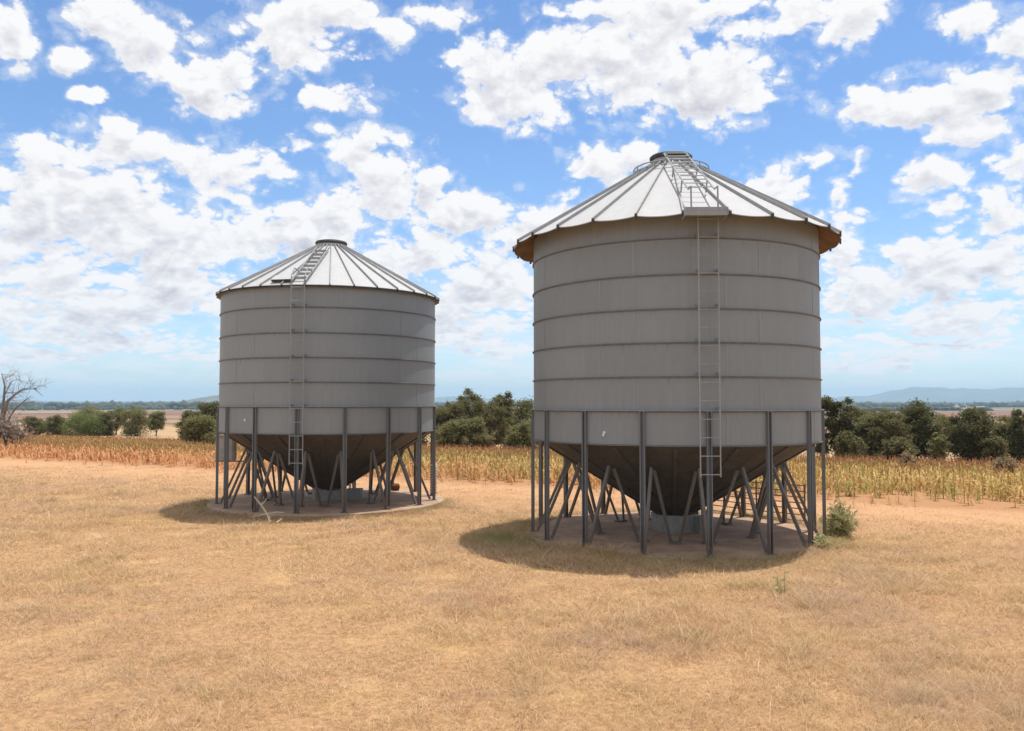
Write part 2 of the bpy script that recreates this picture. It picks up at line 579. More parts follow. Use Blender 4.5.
    for k in range(16):
        a = leg0 + (k + .5) * 2 * PI / 16
        if sm is None:
            b = MB()
            b.bar((0, -RW + .07, cone(RW - .07) - .012), (0, -r_out - .03, cone(r_out + .03) - .012), .07, .03)
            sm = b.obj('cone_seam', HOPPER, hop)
            sm.rotation_euler = (0, 0, a)
        else:
            turned(sm, hop, a)
    # --- outlet box on the pad
    b = MB()
    mt = Matrix.Rotation(R(33) if big else R(8), 3, 'Z')
    sx, sy, sz = (.62, .60, .34) if big else (.74, .60, .32)
    b.box((0, 0, pad_h + sz / 2), (sx, sy, sz), mt)
    for ez_ in (.02, sz - .02):
        for q in (-1, 1):
            b.box(mt @ Vector((0, q * (sy / 2 + .004), 0)) + Vector((0, 0, pad_h + ez_)), (sx + .03, .02, .04), mt)
            b.box(mt @ Vector((q * (sx / 2 + .004), 0, 0)) + Vector((0, 0, pad_h + ez_)), (.02, sy - .02, .04), mt)
    ob = b.obj('outlet_box', BOXM, root)
    if big:
        b = MB()
        b.box(Vector((.50, -.05, pad_h + .15)), (.28, .36, .30), mt)
        b.obj('auger_intake', BOXM, ob)
        hp = [Vector((.62, -.25, pad_h + .20))]
    else:
        b = MB()
        b.box(Vector((.62, -.1, pad_h + .13)), (.36, .34, .26), Matrix.Rotation(R(-12), 3, 'Z'))
        b.obj('auger_intake', BOXM, ob)
        hp = [Vector((-.52, -.35, pad_h + .17)), Vector((.22, -.36, pad_h + .42)), Vector((.50, -.38, pad_h + .36))]
    for p in hp:
        b = MB()
        b.tube([p + Vector((0, .03, -.05)), p, p + Vector((0, -.02, .05))], [.02, .034, .02], 8)
        b.tube([p + Vector((0, .02, -.03)), p + Vector((.03, .16, -.13))], .012, 6)
        b.obj('slide_handle', WHITE, ob, smooth=True)
    # --- legs, braces, inner struts
    RL = RW + .014
    z_leg = z_rings[-1] if big is None else z_rings[-1]
    leg = brace = strut = foot = None
    b = MB()
    for s_ in (-1, 1):
        b.box((s_ * .034, -RL - .005, (pad_h + z_leg) / 2), (.018, .062, z_leg - pad_h))
    b.box((0, -RL + .014, (pad_h + z_leg) / 2), (.054, .012, z_leg - pad_h))
    b.box((0, -RL, pad_h + .006), (.15, .14, .012))
    b.box((0, -RL, z_leg + .004), (.11, .07, .008))
    for k in range(16):
        a = leg0 + k * 2 * PI / 16
        if leg is None:
            leg = b.obj('leg', LEG, root)
            leg.rotation_euler = (0, 0, a)
        else:
            turned(leg, root, a)
    ra = 2.03 if big else 1.96
    b = MB()
    b.bar((0.0, -RL + .09, pad_h + .02), (0.0, -ra, cone(ra) - .02), .05, .05)
    for k in range(16):
        a = leg0 + k * 2 * PI / 16
        if brace is None:
            brace = b.obj('brace', BRACE, root)
            brace.rotation_euler = (0, 0, a)
        else:
            turned(brace, root, a)
    rf = 1.50
    w = 2 * PI / 32
    b = MB()
    for s_ in (-1, 1):
        tp = polar(s_ * w * .93, ra - .10, cone(ra - .10) - .01)
        b.bar(polar(s_ * .05, rf, pad_h + .03), tp, .042, .042)
    b.box((0, -rf, pad_h + .02), (.22, .14, .03))
    for k in range(16):
        if k % 3 == 1:
            continue
        a = leg0 + (k + .5) * 2 * PI / 16
        if strut is None:
            strut = b.obj('inner_strut', BRACE, root)
            strut.rotation_euler = (0, 0, a)
        else:
            turned(strut, root, a)
    # ring tying the leg tops
    b = MB()
    b.lathe([(RW + .026, z_leg + .009), (RL + .036, z_leg + .009), (RL + .036, z_leg + .02), (RW + .026, z_leg + .02)], 96, closed=True)
    b.obj('leg_ring', LADDER, root, smooth=True)
    # --- ladder up the wall
    lw = .32 if big else .29
    ld = RW + (.17 if big else .165)
    def lad(x, z, d=0.0):
        m3 = Matrix.Rotation(lad_a, 3, 'Z')
        return m3 @ Vector((x, -(ld + d), z))
    zb = 1.31 if big else 1.15
    zt = z_eave + (.03 if big else .16)
    b = MB()
    for s_ in (-1, 1):
        b.tube([lad(s_ * lw / 2, zb), lad(s_ * lw / 2, zt)], .012, 6)
    for z in [q for q in z_rings if q < zt - .1]:
        for s_ in (-1, 1):
            b.bar(lad(s_ * lw / 2, z + .05), lad(s_ * lw / 2, z + .05, -.17), .02, .035)
    ladder = b.obj('ladder', LADDER, root, smooth=True)
    z = zb + .04
    rung = None
    while z < zt - .08:
        if rung is None:
            b = MB()
            b.tube([lad(-lw / 2, z), lad(lw / 2, z)], .010, 6)
            rung = b.obj('rung', LADDER, ladder)
            z0 = z
        else:
            c = rung.copy()
            col.objects.link(c)
            c.parent = ladder
            c.location = (0, 0, z - z0)
        z += .292
    # --- roof ladder
    m3 = Matrix.Rotation(lad_a - (R(2.0) if big else 0), 3, 'Z')
    def rl(x, r, h):
        return m3 @ Vector((x, -r, z_eave + (RE - r) * slope + h))
    if big:
        h0, r0, r1, rw = .30, RE - .10, .50, .42
        b = MB()
        for s_ in (-1, 1):
            b.tube([rl(s_ * rw / 2, RE + .02, .06), rl(s_ * rw / 2, RE + .02 - .02, h0 + .12), rl(s_ * rw / 2, RE - .22, h0), rl(s_ * rw / 2, r1, h0 * .6), rl(s_ * rw / 2, .37, .13)], .015, 6)
            for r in (2.3, 1.5, .8):
                b.tube([rl(s_ * rw / 2, r, h0 * .85), rl(s_ * rw / 2, r - .1, .02)], .013, 6)
        rlad = b.obj('roof_ladder', LADDER, root, smooth=True)
        for i in range(11):
            r = RE - .35 - i * .225
            h = h0 + (h0 * .6 - h0) * (RE - .22 - r) / (RE - .22 - r1)
            b = MB()
            b.tube([rl(-rw / 2, r, h), rl(rw / 2, r, h)], .010, 6)
            b.obj('rung', LADDER, rlad)
        # landing tray at the eave
        b = MB()
        zc_ = z_eave - .005
        for (x, y, sx, sy, hz, dz) in ((0, 0, .66, .40, .012, 0), (0, -.19, .66, .012, .13, -.01), (-.325, 0, .012, .40, .13, -.01), (.325, 0, .012, .40, .13, -.01)):
            b.box(m3 @ Vector((x, -RE + .02 + y, 0)) + Vector((0, 0, zc_ + dz)), (sx, sy, hz), m3)
        b.obj('landing_tray', LADDER, root)
    else:
        rw = .30
        b = MB()
        for s_ in (-1, 1):
            b.bar(rl(s_ * rw / 2, RE + .02, .09), rl(s_ * rw / 2, .75, .09), .022, .035)
        for s_ in (-1, 1):
            b.tube([lad(s_ * lw / 2, zt), rl(s_ * rw / 2, RE - .15, .30), rl(s_ * rw / 2, RE - .45, .12)], .014, 6)
        rlad = b.obj('roof_ladder', LADDER, root)
        for i in range(8):
            r = RE - .16 - i * .225
            b = MB()
            b.box(rl(0, r, .075), (rw - .034, .03, .055), m3)
            b.obj('rung', RIB, rlad)
        # inspection hatch beside the ladder
        a = lad_a - R(9.5)
        mh = Matrix.Rotation(a, 3, 'Z') @ Matrix.Rotation(math.atan(slope), 3, 'X')
        b = MB()
        pc = polar(a, RE - .20, z_eave + .20 * slope + .06)
        b.box(pc, (.50, .26, .05), mh)
        b.box(pc + mh @ Vector((0, -.135, -.005)), (.44, .012, .055), mh, mi=1)
        b.obj('hatch', [ROOF, DARK], root)
    # --- extras
    if big:
        b = MB()
        a = R(-24.8)
        b.tube([polar(a, RW - .01, 1.99), polar(a, RW + .012, 1.99)], .026, 10)
        b.tube([polar(a - .006, RW - .01, 1.95), polar(a - .006, RW + .014, 1.95)], .022, 10)
        b.obj('paint_patch', WHITE, root)
    else:
        b = MB()
        mi = Matrix.Rotation(-face, 3, 'Z')
        c = mi @ Vector((-2.80, .72, 1.32))
        mz = mi
        b.box(c, (.46, .22, .62), mz)
        b.box(c + mz @ Vector((0, -.115, 0)), (.40, .014, .54), mz)
        b.box(c + Vector((0, 0, .325)), (.52, .30, .025), mz)
        cb = b.obj('control_box', BOXW, root)
        b = MB()
        b.bar(c + mi @ Vector((.05, 0, .31)), c + mi @ Vector((.12, -.10, .62)), .04, .05)
        b.bar(c + mi @ Vector((-.28, 0, -.33)), c + mi @ Vector((.50, -.05, -.33)), .05, .03)
        b.obj('bracket', LEG, cb)
        b = MB()
        a = R(-45)
        b.tube([polar(a, RW - .01, 2.10), polar(a, RW + .012, 2.10)], .03, 10)
        b.obj('paint_patch', WHITE, root)
    # --- slab the silo stands on
    b = MB()
    prof = [(pad_r + .02, -.25), (pad_r, pad_h - .015), (pad_r - .015, pad_h), (.001, pad_h)]
    b.lathe(prof, 72)
    p = b.obj('concrete_pad', SOILED if big else CONCRETE, smooth=True, loc=(cx, cy, 0))
    tag(p, kind='structure')
    return root

RX, RY = PADS[0]
LX, LY = PADS[1]
silo_right = make_silo(
    'larger steel grain silo with scalloped overhanging roof and a landing tray atop its ladder', RX, RY, -R(10.9), 2.69, 1.79,
    [5.16, 4.57, 4.01, 3.46, 2.905, 2.345], 5.63, 3.07, 5.49, .60, 26, .034, GALV_OLD, R(12), R(11.6), .03, 2.86, True)
silo_left = make_silo(
    'smaller steel grain silo with smooth close-fitting roof edge and hatch beside its stepped roof ladder', LX, LY, R(12.37), 2.59, 1.80,
    [4.57, 4.01, 3.47, 2.93, 2.385], 5.07, 2.68, 5.055, .56, 32, 0.0, GALV, R(-15.3), R(-14.7), .10, 2.83, False)

# ------------------------------------------------------------------ small things round the silos
def world_pt(cx, cy, face, a, r, z):
    return Matrix.Rotation(face, 3, 'Z') @ polar(a, r, z) + Vector((cx, cy, 0))

def make_gate():
    p0 = world_pt(RX, RY, -R(10.9), R(122), 3.12, 0)
    p1 = world_pt(RX, RY, -R(10.9), R(164), 3.12, 0)
    root = thing('gate_panel', 'low rusty gate panel of thin horizontal bars standing behind the right silo legs', 'gate', p0)
    d = p1 - p0
    for i in range(7):
        z = .06 + i * .12
        b = MB()
        b.tube([(0, 0, z), tuple(d * .5 + Vector((0, 0, z - .012))), tuple(d + Vector((0, 0, z)))], .013, 6)
        b.obj('bar', BRACE, root)
    for f in (0, .5, 1):
        b = MB()
        b.tube([tuple(d * f), tuple(d * f + Vector((0, 0, .82)))], .018, 6)
        b.obj('upright', BRACE, root)
make_gate()

def make_can():
    root = thing('rusty_can', 'small rusty orange brown can lying on the concrete under the left silo', 'can', (LX + 1.36, LY + 2.05, .10), R(10))
    b = MB()
    pr = [(-.13, .02), (-.115, .085), (-.02, .098), (.09, .092), (.115, .02)]
    b.tube([(x, 0, .098) for x, r in pr], [r for x, r in pr], 12)
    b.obj('body', RUST, root, smooth=True)
    b = MB()
    b.tube([(-.07, 0, .17), (-.085, 0, .22), (-.125, 0, .245)], [.05, .04, .018], 8)
    b.obj('spout', RUST, root, smooth=True)
make_can()

def make_rope():
    a = R(-15.3 + 22.5 * 5)
    c = world_pt(LX, LY, R(12.37), a, 2.61, 0) + Vector((.045, -.02, 0))
    b = MB()
    pts = []
    for k in range(221):
        t = k / 220
        th = t * 2 * PI * 11
        pts.append(c + Vector(((.075 * math.cos(th)), .075 * math.sin(th), .16 + t * .74)))
    b.tube(pts, .02, 6)
    o = b.obj('rope', ROPE, smooth=True)
    tag(o, 'pale rope wound in a spiral round the right-hand leg of the left silo', 'rope')
make_rope()

def twig(mb, p, d, L, r, depth, rnd, bend=.25, split=(2, 3), droop=0.0):
    """recursive bare branching"""
    pts = [Vector(p)]
    d = Vector(d).normalized()
    n = 4
    for i in range(n):
        d = (d + Vector((rnd.uniform(-bend, bend), rnd.uniform(-bend, bend), rnd.uniform(-bend, bend) * .6 - droop))).normalized()
        pts.append(pts[-1] + d * L / n)
    mb.tube(pts, [r * (1 - .5 * i / n) for i in range(n + 1)], 5 if r > .012 else 3, cap=False)
    if depth > 0:
        for k in range(rnd.randint(*split)):
            i = rnd.randint(2, n) if k else n
            nd = (d + Vector((rnd.uniform(-.9, .9), rnd.uniform(-.9, .9), rnd.uniform(-.4, .8)))).normalized()
            twig(mb, pts[i], nd, L * rnd.uniform(.55, .8), r * .55, depth - 1, rnd, bend, split, droop)

def make_dead_branch():
    rnd = random.Random(3)
    b = MB()
    P = Vector((-4.95, 17.15, 0.03))
    main = [P, P + Vector((-.10, .10, .16)), P + Vector((-.25, .16, .34)), P + Vector((-.42, .25, .50))]
    b.tube(main, [.026, .023, .019, .012], 5)
    b.tube([main[1], main[1] + Vector((.18, .05, .03)), main[1] + Vector((.33, .08, .02))], [.017, .014, .009], 4)
    b.tube([main[2], main[2] + Vector((.07, .03, .07)), main[2] + Vector((.10, .06, .14))], [.014, .011, .008], 4)
    b.tube([main[1], main[1] + Vector((-.15, -.06, -.02)), main[1] + Vector((-.3, -.02, -.06))], [.017, .014, .009], 4)
    b.tube([P + Vector((.12, 0, 0)), P + Vector((.22, .05, .07))], [.022, .014], 4)
    o = b.obj('dead_branch', DEADWOOD)
    tag(o, 'bleached dead branch lying against the front edge of the left silo slab', 'branch')
make_dead_branch()

# ------------------------------------------------------------------ leafy things
def leaves(n_pts, size, rnd, up=.3, aspect=1.8):
    """n x 4 x 3 array of leaf quads round given points"""
    n = len(n_pts)
    nor = rnd.normal(size=(n, 3))
    nor[:, 2] = np.abs(nor[:, 2]) + up
    nor /= np.linalg.norm(nor, axis=1)[:, None]
    a = rnd.normal(size=(n, 3))
    a -= nor * (a * nor).sum(1)[:, None]
    a /= np.linalg.norm(a, axis=1)[:, None]
    b = np.cross(nor, a)
    s = (size * rnd.uniform(.6, 1.4, n))[:, None]
    a, b = a * s * .5 * aspect, b * s * .5
    q = np.stack([n_pts - a, n_pts - b * .9 + a * .1, n_pts + a, n_pts + b * .9 + a * .1], 1)
    return q

def quads_obj(name, q, mat, parent=None):
    v = q.reshape(-1, 3)
    f = np.arange(len(v)).reshape(-1, 4)
    return np_mesh(name, v, f, mat, parent=parent)

def make_tree(name, label, cat, x, y, h, w, mat, seed, n=11000, leaf=.115, low=.12, lobes=16, group=None, shape=0.0, gap=.62, z0=None, bark=None):
    """shape > 0: wider towards the top, < 0: wider towards the foot"""
    rnd = np.random.default_rng(seed)
    rr = random.Random(seed)
    z0 = float(ground_z(x, y)) if z0 is None else z0
    root = thing(name, label, cat, (x, y, z0), rr.uniform(0, 6.28), group)
    cs = []
    for i in range(lobes):
        t = (i + rr.uniform(.1, .9)) / lobes
        zz = low + (1 - low) * t
        prof = math.sin(PI * (0.12 + .80 * t)) ** .6 * (1 + shape * (t - .5))
        a = i * 2.4 + rr.uniform(-.5, .5)
        rad = w / 2 * prof * rr.uniform(.42, .72)
        size = w * rr.uniform(.15, .25) * (1.15 - .35 * t)
        cs.append((Vector((rad * math.cos(a), rad * math.sin(a), h * zz - size * .45 * (t > .8))), size))
    # trunk and limbs
    b = MB()
    tr = max(.04, h * .022)
    lean = Vector((rr.uniform(-.08, .08) * h, rr.uniform(-.08, .08) * h, 0))
    stem = [Vector((0, 0, -.1)), Vector((0, 0, h * .12)) + lean * .2, Vector((0, 0, h * .38)) + lean * .7, Vector((0, 0, h * .66)) + lean, Vector((0, 0, h * .86)) + lean]
    b.tube(stem, [tr * 1.4, tr, tr * .8, tr * .5, tr * .2], 7)
    for c, s_ in cs:
        j = 1 if c.z < h * .45 else 2 if c.z < h * .75 else 3
        p = stem[j]
        mid = p.lerp(c, .5) + Vector((0, 0, -.04 * h))
        b.tube([p, mid, c], [tr * .5, tr * .32, tr * .12], 5, cap=False)
    b.obj('trunk', bark or BARK, root, smooth=True)
    # crown of leaf-sized faces
    P = []
    wts = np.array([s_ ** 2 for c, s_ in cs])
    wts = wts / wts.sum()
    for (c, s_), wt in zip(cs, wts):
        k = max(30, int(n * wt))
        sub = 5 + int(s_ * 3)
        d = rnd.normal(size=(sub, 3))
        d /= np.linalg.norm(d, axis=1)[:, None]
        d *= rnd.uniform(.35, 1.0, sub)[:, None]
        d[:, 2] *= .75
        centre = np.array(c) + d * s_
        pick = rnd.integers(0, sub, k)
        off = rnd.normal(size=(k, 3)) * np.array([1, 1, .7]) * s_ * .36
        P.append(centre[pick] + off)
    P = np.concatenate(P)
    P[:, 2] = np.maximum(P[:, 2], .05)
    quads_obj('crown', leaves(P, leaf, rnd), mat, root)
    return root

# pixel-free placement: (name, label, x, y, height, width, material, seed, extra)
def along(px, d):
    return (px - 512) / 830.0 * d

TREES = [
    # the row seen between the two silos
    ('gum_tree', 'dark gum tree beside the right edge of the left silo, lowest of that row', 449, 88, 5.2, 4.2, LEAF_DARK, 11, {}),
    ('gum_tree', 'tall open-topped gum tree between the silos, highest crown of that row', 467, 92, 6.6, 3.8, LEAF_DARK, 12, dict(shape=.3, low=.2)),
    ('gum_tree', 'broad dense gum tree in the middle of the gap between the silos', 488, 87, 5.7, 4.4, LEAF_DARK, 13, {}),
    ('gum_tree', 'narrow gum tree with a double top, in the gap between the silos', 505, 93, 6.4, 3.4, LEAF_DARK, 14, dict(shape=.3)),
    ('gum_tree', 'gum tree with olive crown touching the left edge of the right silo', 528, 88, 5.6, 4.6, LEAF_DARK, 15, {}),
    ('shrub', 'pale olive shrub at the tree row foot, near the left silo', 455, 80, 3.0, 3.4, LEAF_MID, 16, dict(low=.05)),
    ('shrub', 'yellow green shrub at the tree row foot, midway between the silos', 474, 81, 3.5, 3.0, LEAF_MID, 17, dict(low=.05)),
    ('shrub', 'olive shrub at the tree row foot, next to the right silo', 521, 80, 3.1, 3.6, LEAF_MID, 18, dict(low=.05)),
    # behind and left of the left silo
    ('gum_tree', 'dark tree half hidden behind the left edge of the left silo', 212, 88, 4.7, 4.6, LEAF_DEEP, 21, {}),
    ('gum_tree', 'dark spreading tree behind the round grey-green bush beside the left silo', 192, 104, 4.1, 3.4, LEAF_DARK, 22, {}),
    ('bush', 'round grey-green bush at the field edge beside the left silo', 202, 70, 2.75, 3.2, LEAF_MID, 23, dict(low=.04, lobes=20, leaf=.10)),
    ('gum_tree', 'tree glimpsed below the left silo, behind the crop', 250, 90, 4.9, 5.0, LEAF_DARK, 24, {}),
    ('gum_tree', 'second tree glimpsed below the left silo, behind its middle legs', 330, 90, 5.0, 5.0, LEAF_DARK, 25, {}),
    ('gum_tree', 'dark tree behind the right-hand legs of the left silo', 410, 90, 5.2, 5.0, LEAF_DARK, 26, {}),
    # loose group far left
    ('bush', 'small dull bush nearest the bare tree, in the far left group', 36, 135, 2.9, 3.4, LEAF_MID, 31, dict(low=.05)),
    ('bush', 'low dark green bush, second from the bare tree', 58, 138, 3.2, 4.6, LEAF_DARK, 32, dict(low=.04)),
    ('bush', 'bright green spreading bush in the middle of the far left group', 86, 134, 3.6, 7.4, LEAF_GREEN, 33, dict(low=.03, lobes=22)),
    ('gum_tree', 'pale olive tree rising behind the bright green bush', 92, 152, 5.0, 7.0, LEAF_MID, 34, {}),
    ('bush', 'olive bush on the right side of the bright green bush', 106, 136, 3.8, 3.6, LEAF_DARK, 35, dict(low=.04)),
    ('gum_tree', 'thin-stemmed olive tree in the far left group, left of a denser one', 117, 142, 4.6, 3.6, LEAF_MID, 36, dict(low=.3)),
    ('gum_tree', 'dense olive tree at the centre of the far left group', 136, 136, 4.8, 5.0, LEAF_MID, 37, {}),
    ('gum_tree', 'small airy tree with bare trunk, last of the far left group before the left silo', 157, 140, 4.1, 3.2, LEAF_MID, 38, dict(low=.32)),
    # behind the right silo and to its right
    ('gum_tree', 'tree glimpsed under the right silo, behind its left legs', 560, 88, 5.0, 4.8, LEAF_DARK, 41, {}),
    ('gum_tree', 'tree glimpsed under the right silo, behind its hopper', 640, 84, 4.6, 5.2, LEAF_DARK, 42, {}),
    ('gum_tree', 'tree glimpsed under the right silo, behind its right legs', 760, 78, 4.6, 5.2, LEAF_DARK, 43, {}),
    ('gum_tree', 'dark tree hugging the right wall of the right silo, rounded top', 822, 76, 5.9, 2.6, LEAF_DEEP, 44, dict(shape=.4)),
    ('gum_tree', 'tallest dark tree with a flat crown, just right of the right silo', 841, 76, 5.7, 3.0, LEAF_DEEP, 45, dict(shape=.5)),
    ('shrub', 'light olive shrub below the flat-crowned dark tree', 848, 70, 2.5, 2.6, LEAF_DARK, 46, dict(low=.04)),
    ('gum_tree', 'short olive tree between the flat-crowned tree and the big round trees', 868, 76, 4.2, 3.2, LEAF_MID, 47, {}),
    ('gum_tree', 'olive tree with pale gaps, left shoulder of the big round tree', 889, 74, 4.5, 3.6, LEAF_DARK, 48, {}),
    ('gum_tree', 'big broad dark tree with a knobbly top, widest right of the silos', 915, 76, 5.2, 4.4, LEAF_DEEP, 49, dict(lobes=22, n=15000)),
    ('shrub', 'twiggy pale shrub in the gap between the two big dark trees', 937, 72, 2.6, 1.6, LEAF_MID, 50, dict(low=.1, n=3000)),
    ('gum_tree', 'dense dark oval tree standing alone against the plain', 971, 74, 5.0, 4.0, LEAF_DEEP, 51, dict(lobes=24, n=17000, low=.06)),
    ('gum_tree', 'small olive tree to the right of the dense oval tree', 1000, 77, 3.6, 2.8, LEAF_MID, 52, {}),
    ('gum_tree', 'low olive tree filling the gap behind the short olive tree, right of the flat-crowned tree', 857, 98, 5.3, 4.0, LEAF_DARK, 54, {}),
    ('gum_tree', 'low olive tree seen behind the left shoulder of the big round tree', 880, 100, 5.2, 4.4, LEAF_DARK, 55, {}),
    ('gum_tree', 'pale low tree behind the gap between the two big dark trees', 944, 104, 4.6, 4.2, LEAF_MID, 56, {}),
    ('gum_tree', 'low olive tree behind the small tree next to the dense oval tree', 1010, 102, 5.0, 4.4, LEAF_DARK, 57, {}),
    ('shrub', 'low olive shrub in front of the big round tree on the right', 897, 70, 2.2, 2.6, LEAF_DARK, 58, dict(low=.04)),
    ('shrub', 'low shrub at the foot of the dense oval tree, on its right side', 990, 72, 2.3, 2.6, LEAF_DARK, 59, dict(low=.04)),
    ('gum_tree', 'dark tree cut by the right border of the view', 1022, 75, 4.7, 2.8, LEAF_DEEP, 53, {}),
]
for nm, lb, px, d, h, w, mt, sd, ex in TREES:
    cat = {'gum_tree': 'tree', 'shrub': 'shrub', 'bush': 'bush'}[nm]
    grp = {'gum_tree': 'trees beyond the crop field', 'shrub': 'shrubs at the foot of the trees', 'bush': 'bushes beyond the crop field'}[nm]
    make_tree(nm, lb, cat, along(px, d), d, h, w, mt, sd, group=grp, **ex)

def make_bare_tree():
    rnd = random.Random(12)
    d = 46.0
    x = along(3, d)
    z = float(ground_z(x, d))
    root = thing('bare_tree', 'leafless grey tree with arching branches at the left border', 'tree', (x, d, z))
    b = MB()
    h = 2.5 - z
    # two stems and long arching limbs
    stem = [Vector((0, 0, -.1)), Vector((.05, 0, h * .35)), Vector((.0, 0, h * .75)), Vector((.08, 0, h + .35)), Vector((.10, 0, h + .9)), Vector((-.15, .1, h + 1.6))]
    b.tube(stem, [.12, .10, .085, .06, .045, .02], 6)
    arch = [Vector((.02, 0, h * .62)), Vector((.35, -.1, h + .05)), Vector((.8, -.2, h + .42)), Vector((1.25, -.15, h + .72)), Vector((1.75, 0, h + .72)), Vector((2.15, .1, h + .35))]
    b.tube(arch, [.085, .07, .055, .04, .025, .010], 6)
    arch2 = [Vector((.1, 0, h * .5)), Vector((.55, .3, h - .35)), Vector((.95, .4, h + .05)), Vector((1.3, .5, h + .35))]
    b.tube(arch2, [.06, .045, .03, .014], 5)
    arch3 = [Vector((.05, 0, h * .45)), Vector((-.6, .2, h * .95)), Vector((-1.0, .2, h + .7)), Vector((-1.2, .1, h + 1.3))]
    b.tube(arch3, [.08, .06, .04, .015], 5)
    arch4 = [stem[3], Vector((.45, .1, h + 1.2)), Vector((.8, .1, h + 1.25)), Vector((1.1, .1, h + .95))]
    b.tube(arch4, [.035, .026, .018, .008], 5)
    for chain, r0 in ((stem, .028), (arch, .024), (arch2, .02), (arch3, .024), (arch4, .016)):
        for i in range(1, len(chain)):
            for k in range(4):
                p = chain[i - 1].lerp(chain[i], rnd.random())
                if p.z < h * .55:
                    continue
                dr = Vector((rnd.uniform(-.5, 1), rnd.uniform(-.7, .7), rnd.uniform(-.2, 1.0)))
                twig(b, p, dr, rnd.uniform(.35, .75), r0 * rnd.uniform(.4, .75), 2, rnd, .3, (2, 3), .04)
    b.obj('trunk', GREYBARK, root)
    # a grey twiggy thicket at its foot
    t2 = thing('dry_thicket', 'grey twiggy thicket under the bare tree', 'bush', (x + .35, d - 1.0, float(ground_z(x, d - 1))))
    b = MB()
    for k in range(90):
        a = rnd.uniform(0, 6.28)
        twig(b, Vector((rnd.uniform(-.9, .9), rnd.uniform(-.6, .6), 0)), Vector((math.cos(a) * .7, math.sin(a) * .7, 1)), rnd.uniform(.5, .9), .012, 2, rnd, .3, (2, 3))
    b.obj('stems', GREYBARK, t2)
    r2 = np.random.default_rng(5)
    P = r2.normal(size=(5200, 3)) * np.array([.62, .5, .42]) + np.array([0, 0, .75])
    P[:, 2] = np.abs(P[:, 2])
    quads_obj('twigs', leaves(P, .085, r2, .1, 3.0), LEAF_GREY, t2)
make_bare_tree()

def make_weed(label, x, y, h, w, n, seed, mat, stems=26):
    rnd = random.Random(seed)
    r2 = np.random.default_rng(seed)
    z = float(ground_z(x, y))
    root = thing('weed', label, 'weed', (x, y, z), 0, 'weeds on the dry grass')
    b = MB()
    P = []
    for k in range(stems):
        a = rnd.uniform(0, 6.28)
        sp = rnd.uniform(0, w / 2)
        hh = h * rnd.uniform(.55, 1.0) * (1 - .35 * sp / (w / 2))
        base = Vector((math.cos(a) * sp * .4, math.sin(a) * sp * .4, 0))
        tip = Vector((math.cos(a) * sp, math.sin(a) * sp, hh))
        mid = base.lerp(tip, .5) + Vector((rnd.uniform(-.05, .05), rnd.uniform(-.05, .05), hh * .12))
        b.tube([base, mid, tip], [.006, .005, .002], 3, cap=False)
        for j in range(n // stems):
            t = rnd.uniform(.12, 1)
            p = base.lerp(mid, t * 2) if t < .5 else mid.lerp(tip, t * 2 - 1)
            P.append(p + Vector((rnd.gauss(0, .035), rnd.gauss(0, .035), rnd.gauss(0, .02))))
    b.obj('stems', mat, root)
    quads_obj('leaves', leaves(np.array(P), .03, r2, .0, 2.8), mat, root)

make_weed('bushy grey-green weed growing against the right-hand legs of the right silo', 6.05, 15.4, .74, .80, 2400, 5, LEAF_WEED, 64)
make_weed('low leafy weed at the foot of the front right leg of the right silo', 5.22, 14.2, .30, .46, 460, 6, LEAF_WEED, 20)
make_weed('thin straggly weed alone on the dry grass in front of the right silo', 3.55, 10.95, .36, .26, 26, 8, LEAF_WEED, 7)

def field_bush(label, x, y, h, w, seed):
    r2 = np.random.default_rng(seed)
    rnd = random.Random(seed)
    z = float(ground_z(x, y))
    root = thing('dry_bush', label, 'bush', (x, y, z), 0, 'dry bushes in the crop')
    b = MB()
    for k in range(14):
        a = rnd.uniform(0, 6.28)
        twig(b, Vector((0, 0, 0)), Vector((math.cos(a), math.sin(a), 1.3)), h * .5, .012, 2, rnd, .3)
    b.obj('stems', GREYBARK, root)
    P = r2.normal(size=(900, 3)) * np.array([w * .24, w * .24, h * .2]) + np.array([0, 0, h * .62])
    quads_obj('twigs', leaves(P, .07, r2, .1, 2.6), LEAF_BROWN, root)
field_bush('larger dry grey bush poking out of the crop near the right border', along(1003, 36), 36, .98, .85, 61)
field_bush('smaller dry grey bush poking out of the crop right of the right silo', along(906, 40), 40, 1.05, .6, 62)

